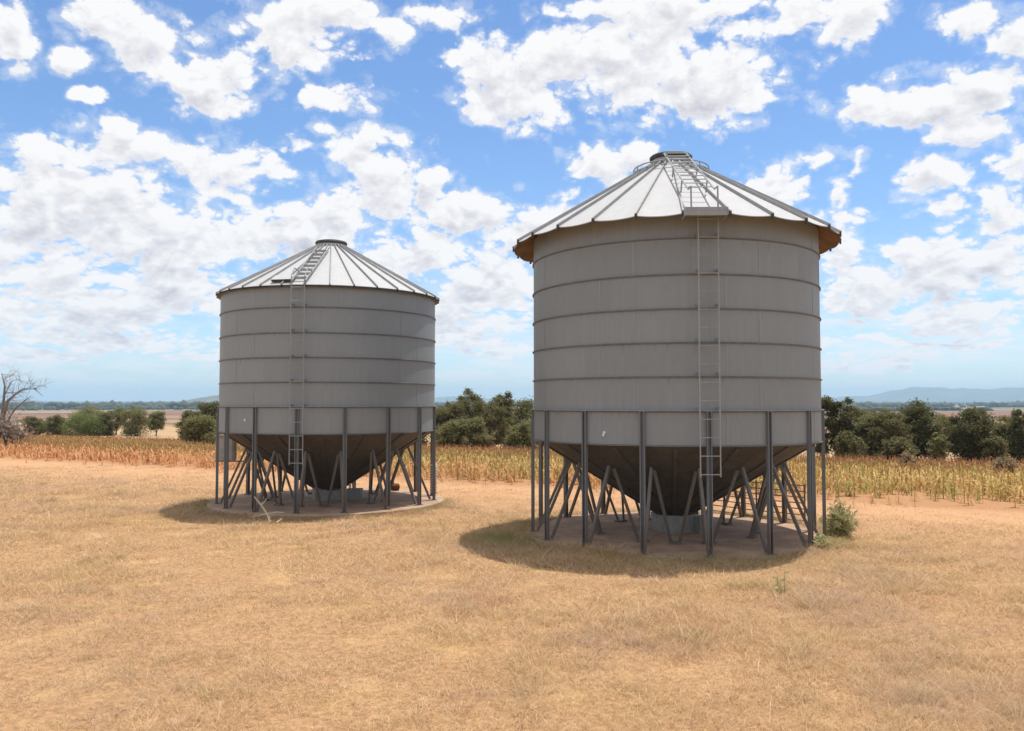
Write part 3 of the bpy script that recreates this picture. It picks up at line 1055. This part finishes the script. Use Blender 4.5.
# ------------------------------------------------------------------ crop field
def stalk_proto(seed, nl, leafw, segs, heads=.4):
    """one crop plant as quads: (verts, faces, material index)"""
    rnd = random.Random(seed)
    mb = MB()
    h = rnd.uniform(.47, .66)
    lean = Vector((rnd.uniform(-.09, .09), rnd.uniform(-.09, .09), 0))
    st = [Vector((0, 0, -.03)), Vector((0, 0, h * .5)) + lean * .4, Vector((0, 0, h)) + lean]
    mb.tube(st, [.014, .012, .008], 4, cap=False)
    for i in range(nl):
        t = .04 + .93 * (i + rnd.random() * .6) / nl
        p = st[0].lerp(st[1], t * 2) if t < .5 else st[1].lerp(st[2], t * 2 - 1)
        a = i * PI + rnd.uniform(-.8, .8)
        L = rnd.uniform(.26, .50)
        ud = rnd.uniform(.1, .9)
        d = Vector((math.cos(a), math.sin(a), ud))
        side = Vector((-math.sin(a), math.cos(a), rnd.uniform(-.5, .5))).normalized()
        pts = [p]
        for k in range(segs):
            d = (d.normalized() + Vector((0, 0, -2.6 / segs * rnd.uniform(.6, 1.3)))).normalized()
            pts.append(pts[-1] + d * L / segs)
        for q in pts:
            q.z = max(q.z, .01)
        wd = [leafw * .6] + [leafw * (1 - .9 * k / segs) for k in range(1, segs + 1)]
        vs = []
        for q, w_ in zip(pts, wd):
            vs += [q - side * w_ / 2, q + side * w_ / 2]
        mb.add(vs, [(2 * k, 2 * k + 1, 2 * k + 3, 2 * k + 2) for k in range(segs)])
    if rnd.random() < heads:
        tp = st[2]
        mb.tube([tp, tp + Vector((0, 0, .05)), tp + Vector((.005, 0, .12)), tp + Vector((.01, 0, .165))], [.008, .024, .02, .006], 4, cap=False, mi=1)
    return np.array(mb.v), np.array(mb.f), np.array(mb.m)

def build_field():
    near = [stalk_proto(100 + i, 13, .058, 3) for i in range(8)]
    far = [stalk_proto(200 + i, 10, .08, 2, .8) for i in range(5)]
    rg = np.random.default_rng(21)
    pts = []
    # plants by distance s beyond the edge
    for s0, s1, dens, sc in ((-1.0, 0.0, .9, .8), (0.0, 1.2, 5.0, .92), (1.2, 3, 8.5, 1.0), (3, 10, 9.0, 1.0), (10, 26, 6.0, 1.03), (26, 60, 3.2, 1.08)):
        xa, xb = -75.0, 62.0
        k = int((xb - xa) * (s1 - s0) * dens)
        x = rg.uniform(xa, xb, k)
        s = rg.uniform(s0, s1, k)
        y = s + F0 - FX * x
        edge = .35 * np.sin(x * 1.3) + .25 * np.sin(x * 3.1 + 1)
        ok = ((s > edge) | (s < 0)) & (np.abs(x) < .86 * y + 3) & (y > 4)
        ok &= np.hypot(x - RX, y - RY) > 4
        ok &= np.hypot(x - LX, y - LY) > 4
        # thinner stand on the right, a fallow strip on the left
        thin = smooth(x, 4, 10) * (1 - smooth(s, 1.5, 7.5)) * (.75 + .5 * np.sin(x * 2.3 + s) * np.sin(s * 1.9 - x))
        ok &= rg.random(k) > .72 * thin
        strip = (x < -9) & (s > 10.5 + .4 * np.sin(x)) & (s < 13.0)
        ok &= ~strip
        scl = sc * rg.uniform(.66, 1.16, k) * (1 - .12 * thin)
        scl = np.where((x < -9) & (s > 12), scl * .8, scl)
        scl = scl * (.62 + .38 * smooth(s, -.3, 2.6))
        pts.append(np.column_stack([x, y, ground_z(x, y), rg.uniform(0, 6.283, k), scl])[ok])
    P = np.concatenate(pts)
    dist = np.hypot(P[:, 0], P[:, 1])
    inview = (np.abs(P[:, 0]) < .62 * P[:, 1])
    order = np.argsort(np.where(inview, dist, 1e9))
    solo = order[:300]
    rest = np.delete(np.arange(len(P)), solo)
    # the three hundred nearest plants, each a thing
    protos = []
    for v, f, m_ in near:
        me = bpy.data.meshes.new('crop_stalk')
        me.from_pydata(v.tolist(), [], f.tolist())
        me.materials.append(CROP)
        me.materials.append(HEAD)
        me.polygons.foreach_set('material_index', m_.astype(np.int32))
        me.update()
        protos.append(me)
    first = None
    for j, i in enumerate(solo):
        x, y, z, a, sc = P[i]
        o = bpy.data.objects.new('crop_stalk', protos[j % len(protos)])
        col.objects.link(o)
        o.location = (x, y, z)
        o.rotation_euler = (0, 0, a)
        o.scale = (sc, sc, sc)
        tag(o, 'dry tan crop stalk with drooping leaves at the near edge of the field', 'crop plant', 'crop stalks along the near field edge')
    # the rest of the stand
    V, F, M = [], [], []
    nv = 0
    d = dist[rest]
    kinds = rg.integers(0, 1000, len(rest))
    for far_, protos_ in ((False, near), (True, far)):
        sel = rest[(d > 36) == far_]
        kd = kinds[(d > 36) == far_]
        for i, (v, f, m_) in enumerate(protos_):
            q = P[sel[kd % len(protos_) == i]]
            if not len(q):
                continue
            ca, sa = np.cos(q[:, 3]), np.sin(q[:, 3])
            sc = q[:, 4]
            X = (v[None, :, 0] * ca[:, None] - v[None, :, 1] * sa[:, None]) * sc[:, None] + q[:, 0:1]
            Y = (v[None, :, 0] * sa[:, None] + v[None, :, 1] * ca[:, None]) * sc[:, None] + q[:, 1:2]
            Z = v[None, :, 2] * sc[:, None] + q[:, 2:3]
            V.append(np.stack([X, Y, Z], -1).reshape(-1, 3))
            F.append((f[None] + (np.arange(len(q)) * len(v))[:, None, None] + nv).reshape(-1, 4))
            M.append(np.tile(m_, len(q)))
            nv += len(q) * len(v)
    o = np_mesh('crop_field', np.concatenate(V), np.concatenate(F), [CROP, HEAD], np.concatenate(M))
    tag(o, 'ripening yellow and tan crop standing across the whole field behind the silos', 'crop', kind='stuff')
build_field()

# ------------------------------------------------------------------ dry grass
def lattice(x, y, scale, seed):
    """smooth random pattern in -1..1, wavelength 'scale' metres"""
    g = np.random.default_rng(seed).uniform(-1, 1, (257, 257))
    u, v = x / scale, y / scale
    i, j = np.floor(u).astype(int), np.floor(v).astype(int)
    fu, fv = u - i, v - j
    fu, fv = fu * fu * (3 - 2 * fu), fv * fv * (3 - 2 * fv)
    i, j = i % 256, j % 256
    return (g[i, j] * (1 - fu) + g[i + 1, j] * fu) * (1 - fv) + (g[i, j + 1] * (1 - fu) + g[i + 1, j + 1] * fu) * fv

def build_grass(n=950000):
    rg = np.random.default_rng(31)
    def spots(k):
        # drawn so that the density falls off with range
        y = (math.sqrt(4.6) + rg.random(k) * (math.sqrt(33) - math.sqrt(4.6))) ** 2
        return y * rg.uniform(-.80, .80, k), y
    x, y = spots(n)
    # six in ten blades belong to tufts
    nt = 60000
    tx, ty = spots(nt)
    tsz = rg.uniform(.5, 1.5, nt)
    which = rg.integers(0, nt, n)
    intuft = rg.random(n) < .6
    rad = .035 * tsz[which] * np.clip(ty[which] / 8, .8, 3)
    gx, gy = rg.normal(size=n), rg.normal(size=n)
    x = np.where(intuft, tx[which] + gx * rad, x)
    y = np.where(intuft, ty[which] + gy * rad, y)
    tall = rg.random(nt) < .085
    hs = np.where(intuft, .6 + .55 * tsz[which] + 1.3 * tall[which], .75)
    # larger tussocks
    m_, per = 520, 170
    qx, qy = spots(m_)
    qr = rg.uniform(.04, .12, m_)
    qi = np.repeat(np.arange(m_), per)
    ux, uy = rg.normal(size=m_ * per), rg.normal(size=m_ * per)
    x = np.append(x, qx[qi] + ux * qr[qi])
    y = np.append(y, qy[qi] + uy * qr[qi])
    gx, gy = np.append(gx, ux), np.append(gy, uy)
    hs = np.append(hs, np.repeat(rg.uniform(1.0, 2.4, m_), per) * rg.uniform(.7, 1.3, m_ * per))
    intuft = np.append(intuft, np.ones(m_ * per, bool))
    n += m_ * per
    first_rim = n
    # grass creeping over the rims of the two slabs
    ne = 26000
    for (cx, cy), r0, m_ in ((PADS[0], 2.76, ne), (PADS[1], 2.84, ne // 3)):
        ea = rg.uniform(0, 2 * PI, m_)
        er = r0 + np.abs(rg.normal(0, .22, m_)) + .05 * np.sin(ea * 9) + .04 * np.sin(ea * 23 + 1)
        x = np.append(x, cx + er * np.cos(ea))
        y = np.append(y, cy + er * np.sin(ea))
        hs = np.append(hs, rg.uniform(.6, 1.25, m_))
        gx, gy = np.append(gx, rg.normal(size=m_)), np.append(gy, rg.normal(size=m_))
        intuft = np.append(intuft, np.zeros(m_, bool))
        n += m_
    s = y + FX * x - F0
    tuft = .7 * lattice(x, y, 1.3, 1) + .6 * lattice(x, y, .55, 2) + .5 * lattice(x, y, 3.7, 3)
    rp = np.hypot(x - RX, y - RY)
    lp = np.hypot(x - LX, y - LY)
    ok = (rp > 2.70) & (lp > 2.83) & (s < .8)
    ok &= (rg.random(n) < .5) | (np.arange(n) < 950000) | (np.arange(n) >= first_rim)
    tus = (np.arange(n) >= 950000) & (np.arange(n) < first_rim)
    ok &= rg.random(n) < np.clip(.66 + .42 * tuft, .12, 1) * (1 - .72 * smooth(s, -7, -1.5))
    x, y, s, tuft, rp, lp, hs, gx, gy, intuft, tus = (a[ok] for a in (x, y, s, tuft, rp, lp, hs, gx, gy, intuft, tus))
    k = len(x)
    near_pad = np.exp(-np.maximum(rp - 2.85, 0) / .34) + np.exp(-np.maximum(lp - 2.90, 0) / .22)
    a0 = np.arctan2(x - RX, -(y - RY))
    green = np.clip(near_pad * .62 * (.45 + .55 * np.sin(a0 * 3 + 1.0 + 2 * np.sin(x * 3))), 0, .9)
    # greener patch in the shade left of the right silo
    green = np.maximum(green, .85 * np.exp(-(((x - .05) / .8) ** 2 + ((y - 15.2) / .9) ** 2)))
    green = np.maximum(green, .35 * np.exp(-(((x - 3.4) / 2.2) ** 2 + ((y - 12.75) / .5) ** 2)))
    green = np.where(rg.random(k) < .05, np.maximum(green, .30), green)
    green = np.where(tus, np.maximum(green, rg.uniform(0, .45, k)), green)
    far = np.clip(y / 7.0, .8, 4)
    h = rg.uniform(.022, .056, k) * hs * (1 + .5 * np.clip(tuft, -.8, 1.3)) * (1 + .9 * np.clip(near_pad, 0, 1)) * (1 + .15 * (far - 1))
    h = np.where(rg.random(k) < .02, h * 1.8, h)
    h *= 1 - .45 * smooth(s, -8, -2)
    w = rg.uniform(.0026, .0052, k) * far ** .85
    a = rg.uniform(0, 2 * PI, k)
    lean = rg.uniform(.7, 2.8, k) * h
    la = np.where(intuft, np.arctan2(gy, gx) + rg.normal(0, .7, k), rg.uniform(0, 2 * PI, k))
    z = ground_z(x, y) - .004
    base = np.column_stack([x, y, z])
    sd = np.column_stack([np.cos(a), np.sin(a), np.zeros(k)]) * w[:, None] * .5
    dr = np.column_stack([np.cos(la) * lean, np.sin(la) * lean, np.zeros(k)])
    up = np.zeros((k, 3))
    up[:, 2] = h
    mid = base + up * .65 + dr * .35
    tip = base + up + dr
    V = np.stack([base - sd, base + sd, mid + sd * .75, mid - sd * .75, tip], 1).reshape(-1, 3)
    i = (np.arange(k) * 5)[:, None]
    tri = np.concatenate([i + np.array([[0, 1, 2]]), i + np.array([[0, 2, 3]]), i + np.array([[3, 2, 4]])], 1).reshape(-1, 3)
    o = np_mesh('dry_grass', V, tri, GRASS, attrs={'green': np.repeat(green, 5)})
    tag(o, 'short straw coloured dry grass covering the ground round the silos', 'grass', kind='stuff')
build_grass()

# ------------------------------------------------------------------ plain: far woods and hills
def build_far_woods():
    rg = np.random.default_rng(41)
    ico_v = np.array([(0, 0, 1), (.89, 0, .45), (.28, .85, .45), (-.72, .53, .45), (-.72, -.53, .45), (.28, -.85, .45),
                      (.72, .53, -.45), (-.28, .85, -.45), (-.89, 0, -.45), (-.28, -.85, -.45), (.72, -.53, -.45), (0, 0, -1)])
    ico_f = np.array([(0, 1, 2), (0, 2, 3), (0, 3, 4), (0, 4, 5), (0, 5, 1), (1, 6, 2), (2, 7, 3), (3, 8, 4), (4, 9, 5), (5, 10, 1),
                      (2, 6, 7), (3, 7, 8), (4, 8, 9), (5, 9, 10), (1, 10, 6), (6, 11, 7), (7, 11, 8), (8, 11, 9), (9, 11, 10), (10, 11, 6)])
    k = 11000
    d = np.exp(rg.uniform(math.log(1300), math.log(7500), k))
    t = rg.uniform(-.85, .85, k)
    x, y = t * d, d
    # belts: keep where a slow pattern is high
    pat = np.sin(x * .0043 + 2 * np.sin(y * .0019)) + np.sin(y * .0075 + 1.5 * np.sin(x * .0021)) + rg.normal(0, .25, k)
    ok = pat > np.where(d > 2600, .1, .6)
    x, y, d = x[ok], y[ok], d[ok]
    k = len(x)
    size = rg.uniform(3.0, 6.5, k) * (1 + (d > 2000) * 1.2)
    V = ico_v[None] * size[:, None, None] * np.array([1.3, 1.3, .8]) * (1 + .28 * rg.normal(size=(k, 12, 1)))
    V = V + np.stack([x, y, ground_z(x, y) + size * .55], -1)[:, None]
    F = (ico_f[None] + (np.arange(k) * 12)[:, None, None]).reshape(-1, 3)
    o = np_mesh('distant_woods', V.reshape(-1, 3), F, WOODS)
    tag(o, 'dark belts of distant woodland scattered over the plain', 'woods', kind='stuff')
build_far_woods()

def build_hills():
    ranges = [
        # name, distance, depth, profile in degrees of azimuth -> height in metres
        ('mountains', 12600, 1500, lambda a: 15 + 95 * math.exp(-((a - 34) / 16) ** 2) + 105 * math.exp(-((a - 26.5) / 3.0) ** 2) + 60 * math.exp(-((a - 31.5) / 3.4) ** 2)
            + 60 * math.exp(-((a + 4) / 5) ** 2) + 25 * math.exp(-((a - 8) / 6) ** 2) + 14 * math.exp(-((a + 27) / 9) ** 2) + 40 * math.exp(-((a + 60) / 20) ** 2) + 70 * math.exp(-((a - 55) / 12) ** 2)),
        ('low_hills', 5200, 900, lambda a: 3 + 44 * math.exp(-((a + 19.0) / 2.6) ** 2) + 26 * math.exp(-((a + 13) / 4) ** 2) + 14 * math.exp(-((a - 20) / 6) ** 2) + 20 * math.exp(-((a + 50) / 9) ** 2)),
    ]
    for name, dist, depth, fn in ranges:
        az = np.linspace(-70, 70, 420)
        nd = 13
        vs = []
        for j in range(nd):
            t = j / (nd - 1)
            env = math.sin(PI * t) ** .8
            r = dist + (t - .5) * 2 * depth
            for a in az:
                ra = R(a)
                x, y = r * math.sin(ra), r * math.cos(ra)
                k = mnoise.fractal(Vector((x * .0011, y * .0011, dist * .01)), .9, 2.1, 6)
                h = fn(a) * (1 + .55 * k) * env
                vs.append((x, y, -15.4 + max(h, -.5) if env > .01 else -15.6))
        n = len(az)
        fs = [(j * n + i, j * n + i + 1, (j + 1) * n + i + 1, (j + 1) * n + i) for j in range(nd - 1) for i in range(n - 1)]
        b = MB()
        b.add(vs, fs)
        o = b.obj(name, HILLS, smooth=False)
        o.data.polygons.foreach_set('use_smooth', [True] * len(o.data.polygons))
        tag(o, kind='structure')
build_hills()

# ------------------------------------------------------------------ air
def build_haze():
    b = MB()
    b.box((0, 0, 112), (31000, 31000, 256))
    m = bpy.data.materials.new('hazy_air')
    m.use_nodes = True
    t = NT(m.node_tree)
    out = t.n('ShaderNodeOutputMaterial')
    v = t.n('ShaderNodeVolumePrincipled', Color=rgb(.46, .72, 1.0), Density=HAZE_DENSITY, Anisotropy=0.0)
    t.t.links.new(v.outputs[0], out.inputs['Volume'])
    o = b.obj('haze', m)
    tag(o, 'thin blue haze over the plain', 'haze', kind='stuff')
HAZE_DENSITY = 1.0e-4
build_haze()

# ------------------------------------------------------------------ light and sky
SUN_EL, SUN_AZ = 76.0, 42.0     # azimuth measured from +X towards +Y
sv = Vector((math.cos(R(SUN_EL)) * math.cos(R(SUN_AZ)), math.cos(R(SUN_EL)) * math.sin(R(SUN_AZ)), math.sin(R(SUN_EL))))
sl = bpy.data.lights.new('sun', 'SUN')
sl.energy = 4.7
sl.angle = R(0.5)
sl.color = (1.0, .955, .88)
so = bpy.data.objects.new('sun', sl)
so.rotation_euler = sv.to_track_quat('Z', 'Y').to_euler()
so.location = (20, 20, 60)
col.objects.link(so)

# cumulus masses as (azimuth, elevation, half width, half height) in degrees
CLOUDS = [
    (-31.4, 21.3, 1.6, 1.8), (-26.9, 23.1, 3.4, 1.6), (-23.9, 21.8, 2.9, 2.3), (-20.9, 20.5, 2.7, 2.1), (-19.4, 19.2, 1.4, 1), (-28.3, 20.5, 1.5, 0.9),
    (-27.2, 18.6, 1.2, 0.6), (-15.3, 24, 3.9, 2), (-14.6, 22.4, 2.5, 1.7), (-11.9, 25.3, 3.6, 1.5), (-12, 20.1, 2.8, 1.2), (-8.2, 24, 1.6, 1),
    (-5.1, 25.4, 2.5, 1), (-2.2, 22.8, 3.1, 1.7), (0.2, 20.6, 4.6, 2.3), (3.4, 22.1, 4.1, 2.9), (8.9, 22.5, 4.7, 3.8), (13, 20.7, 5.9, 2.7),
    (15.9, 21.9, 3.3, 2.3), (11, 24.2, 4, 2.6), (6.2, 25.5, 4.1, 1.1), (14.3, 25.1, 2.6, 1), (19.5, 24.1, 2.8, 1.4), (22.7, 23.4, 2.2, 1.6),
    (29.4, 22, 3, 1.2), (31.2, 20.5, 2.1, 1.7), (26.8, 18.1, 5.5, 1.4), (30.3, 18.4, 3.1, 1.7), (23.5, 18, 2.4, 0.8), (28.7, 16.3, 1.9, 0.7),
    (5.4, 16, 2.6, 1.4), (8.5, 16.6, 2.3, 1), (20.3, 15.6, 1.3, 0.7), (22.1, 13.3, 1.1, 1.8), (23.1, 14.9, 0.7, 0.8), (22.5, 12, 1.2, 0.9),
    (27.2, 14.2, 1.9, 1.3), (27.8, 12.1, 1, 0.6), (31.2, 14.2, 1.5, 1.5), (30.7, 11.6, 2.2, 1.9), (30.6, 8.4, 2.6, 2.4), (28.2, 7.1, 2.7, 1.5),
    (25.2, 9.2, 1.7, 0.8), (27.1, 5.2, 4.9, 1.6), (23.4, 6.8, 2.7, 2.5), (22, 8.9, 1.8, 1.7), (17.4, 14.1, 2.5, 1.7), (20.5, 10.4, 2.4, 1.9),
    (-28.9, 15.1, 4, 1.3), (-25, 15.7, 3.4, 1.5), (-20.8, 15.1, 3.5, 2.1), (-26.6, 12.5, 6.1, 2.5), (-18.8, 14.8, 2.6, 2.4), (-16.3, 15.2, 1.5, 0.7),
    (-30.4, 11.1, 3.1, 2.4), (-23.7, 10.5, 8.1, 2.7), (-28.7, 7.9, 4.8, 2.2), (-21.6, 7.5, 7.2, 2.2), (-14.4, 11.1, 4.5, 2.3), (-11.2, 16.6, 2.8, 1.6),
    (-8.4, 14.3, 3.8, 2.6), (-11.8, 13, 3, 1.8), (-5.6, 14.5, 1.5, 1.4), (-2.6, 12.8, 3.3, 1.4), (-6.4, 10.2, 4.1, 2.7), (-2.2, 8.1, 5.5, 2.8),
    (2.3, 12.1, 4.8, 2.1), (-27, 5.2, 6.6, 1.2), (-2.9, 5, 4.8, 1.2), (-14.4, 4.8, 5.8, 1.5), (-31.7, 12.7, 1.5, 0.9), (12.8, 4.8, 3.9, 1.3),
    (-25, 6.4, 9, 1.7), (-26, 3.9, 6, .7), (-19, 3.1, 6, .5), (-30, 2.7, 5, .5), (-1.5, 3.8, 3.4, .6), (27, 3.5, 5.5, .6),
    (24.5, 2.4, 4, .3), (-4.5, 6.6, 6, 1.5), (27, 9, 2.5, 2),
]
SKY_STRENGTH = 0.15

def build_world():
    w = bpy.data.worlds.new('World')
    scene.world = w
    w.use_nodes = True
    t = NT(w.node_tree)
    out = t.n('ShaderNodeOutputWorld')
    sky = t.n('ShaderNodeTexSky', {'sky_type': 'NISHITA', 'sun_disc': False, 'sun_elevation': R(SUN_EL), 'sun_rotation': R(90 - SUN_AZ),
                                   'altitude': 300.0, 'air_density': 1.0, 'dust_density': 0.6, 'ozone_density': 1.6})
    d = t.v('NORMALIZE', t.n('ShaderNodeTexCoord').outputs['Generated'])
    def fold(vec):
        """folded noise: round lumps parted by creases, like cauliflower"""
        a = t.m('ABSOLUTE', t.m('SUBTRACT', t.noise(vec, 22.0, 0, .5), .5))
        b = t.m('ABSOLUTE', t.m('SUBTRACT', t.noise(vec, 52.0, 0, .5), .5))
        c = t.m('ABSOLUTE', t.m('SUBTRACT', t.noise(vec, 120.0, 1, .5), .5))
        return t.m('ADD', t.m('MULTIPLY', a, 2.0), t.m('ADD', t.m('MULTIPLY', b, 1.25), t.m('MULTIPLY', c, .7)))

    def density(dv):
        """cloud thickness along a direction: catalogued masses roughened by noise"""
        x, y, z = t.sep(dv)
        az = t.m('MULTIPLY', t.m('ARCTAN2', x, y), 57.29578)
        el = t.m('MULTIPLY', t.m('ARCSINE', z), 57.29578)
        # flattened and finer towards the horizon
        fl = t.m('ADD', 1.0, t.m('MULTIPLY', t.m('EXPONENT', t.m('MULTIPLY', t.m('MAXIMUM', el, 0.0), -.14)), .55))
        P = t.v('MULTIPLY', dv, t.xyz(fl, fl, t.m('MULTIPLY', fl, 1.35)))
        wob = t.sep(t.v('SUBTRACT', t.noise(P, 9.0, 4, .55, out=1), (.5, .5, .5)))
        az2 = t.m('ADD', az, t.m('MULTIPLY', wob[0], 5.0))
        el2 = t.m('ADD', el, t.m('MULTIPLY', wob[1], 3.6))
        A = t.xyz(az2, az2, az2)
        E_ = t.xyz(el2, el2, el2)
        acc = None
        for i in range(0, len(CLOUDS), 3):
            tr = CLOUDS[i:i + 3]
            while len(tr) < 3:
                tr = tr + [tr[-1]]
            ia = tuple(1 / (b[2] * 1.06) for b in tr)
            ie = tuple(1 / (b[3] * 1.06) for b in tr)
            da = t.v('MULTIPLY_ADD', A, ia, tuple(-b[0] * k for b, k in zip(tr, ia)))
            de = t.v('MULTIPLY_ADD', E_, ie, tuple(-b[1] * k for b, k in zip(tr, ie)))
            dd = t.v('MULTIPLY_ADD', da, da, t.v('MULTIPLY', de, de))
            acc = dd if acc is None else t.v('MINIMUM', acc, dd)
        q = t.sep(acc)
        dmin = t.m('MINIMUM', q[0], t.m('MINIMUM', q[1], q[2]))
        cov = t.m('MAXIMUM', t.m('SUBTRACT', 1.0, t.m('SQRT', dmin)), -1.0)
        # unseen sky outside the catalogued part; extra cloud added to lift ambient fill
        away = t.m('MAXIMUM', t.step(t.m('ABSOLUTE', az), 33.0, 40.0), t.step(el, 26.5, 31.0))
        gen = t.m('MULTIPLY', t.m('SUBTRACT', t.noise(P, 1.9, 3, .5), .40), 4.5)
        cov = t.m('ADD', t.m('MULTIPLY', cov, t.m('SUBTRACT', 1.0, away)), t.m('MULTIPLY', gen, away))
        n1 = t.noise(P, 12.0, 3, .5)
        n2 = t.noise(P, 36.0, 6, .6)
        F = t.m('ADD', cov, t.m('MULTIPLY', t.m('SUBTRACT', n1, .5), 1.6))
        F = t.m('ADD', F, t.m('MULTIPLY', t.m('SUBTRACT', n2, .5), 1.25))
        F = t.m('ADD', F, t.m('MULTIPLY', t.m('SUBTRACT', fold(P), .42), .85))
        return F, cov, n1, P, el

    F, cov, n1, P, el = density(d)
    FU = density(t.v('NORMALIZE', t.v('ADD', d, (.006, 0.0, .017))))[0]
    alpha = t.step(F, .0, .40)
    # thin fray round the masses and veils near the horizon
    wisp = t.m('MULTIPLY', t.step(t.m('ADD', F, t.m('MULTIPLY', t.m('SUBTRACT', t.noise(P, 22.0, 5, .65), .5), 1.6)), -.30, .35), .34)
    veil = t.m('MULTIPLY', t.step(t.noise(t.v('MULTIPLY', P, (1, 1, 3.4)), 8.0, 6, .62), .40, .66), t.step(el, 2.0, 12.0, .80, .0))
    veil = t.m('MULTIPLY', veil, t.step(el, .2, 2.2, .4, 1.0))
    alpha = t.m('MAXIMUM', alpha, t.m('MAXIMUM', veil, wisp))
    # sunlit upper sides, greyer where there is more cloud above
    thick = t.step(t.m('ADD', cov, t.m('MULTIPLY', t.m('SUBTRACT', n1, .5), 1.6)), .10, 1.0)
    rel = t.m('MULTIPLY', t.m('SUBTRACT', FU, F), .68)
    shade = t.m('MULTIPLY', t.step(F, .05, .55), t.m('ADD', t.m('MULTIPLY', thick, .42), t.m('ADD', rel, .0)), clamp=True)
    K = 0.10 / SKY_STRENGTH
    cc = t.mix(shade, rgb(9.9 * K, 9.85 * K, 9.9 * K), rgb(5.6 * K, 5.55 * K, 6.35 * K))
    skyc = t.n('ShaderNodeHueSaturation', Saturation=1.14, Value=1.06, Hue=0.5, Color=sky.outputs[0]).outputs[0]
    skyc = t.mix(t.step(el, 0.0, 13.0), t.v('MULTIPLY', skyc, (.84, .95, 1.12)), t.v('MULTIPLY', skyc, (.93, .985, 1.07)))
    c = t.mix(alpha, skyc, cc)
    bg = t.n('ShaderNodeBackground', Color=c, Strength=SKY_STRENGTH)
    t.t.links.new(bg.outputs[0], out.inputs[0])
    w.cycles.sampling_method = 'MANUAL'
    w.cycles.sample_map_resolution = 512
build_world()

# ------------------------------------------------------------------ camera and output
cam = bpy.data.cameras.new('camera')
co = bpy.data.objects.new('camera', cam)
col.objects.link(co)
co.location = (0, 0, 2.5)
co.rotation_euler = (R(90 + 2.52), 0, 0)
cam.sensor_width = 36.0
cam.lens = 830 / 1024 * 36.0
cam.clip_start = 0.1
cam.clip_end = 60000
scene.camera = co
scene.render.resolution_x = 1024
scene.render.resolution_y = 731
vs = scene.view_settings
vs.view_transform = 'Standard'
vs.look = 'None'
vs.exposure = 0.0
vs.gamma = 1.0
vs.use_curve_mapping = False
scene.cycles.use_denoising = True
scene.cycles.max_bounces = 6
scene.cycles.diffuse_bounces = 3
scene.cycles.volume_bounces = 1
scene.cycles.sample_clamp_indirect = 6
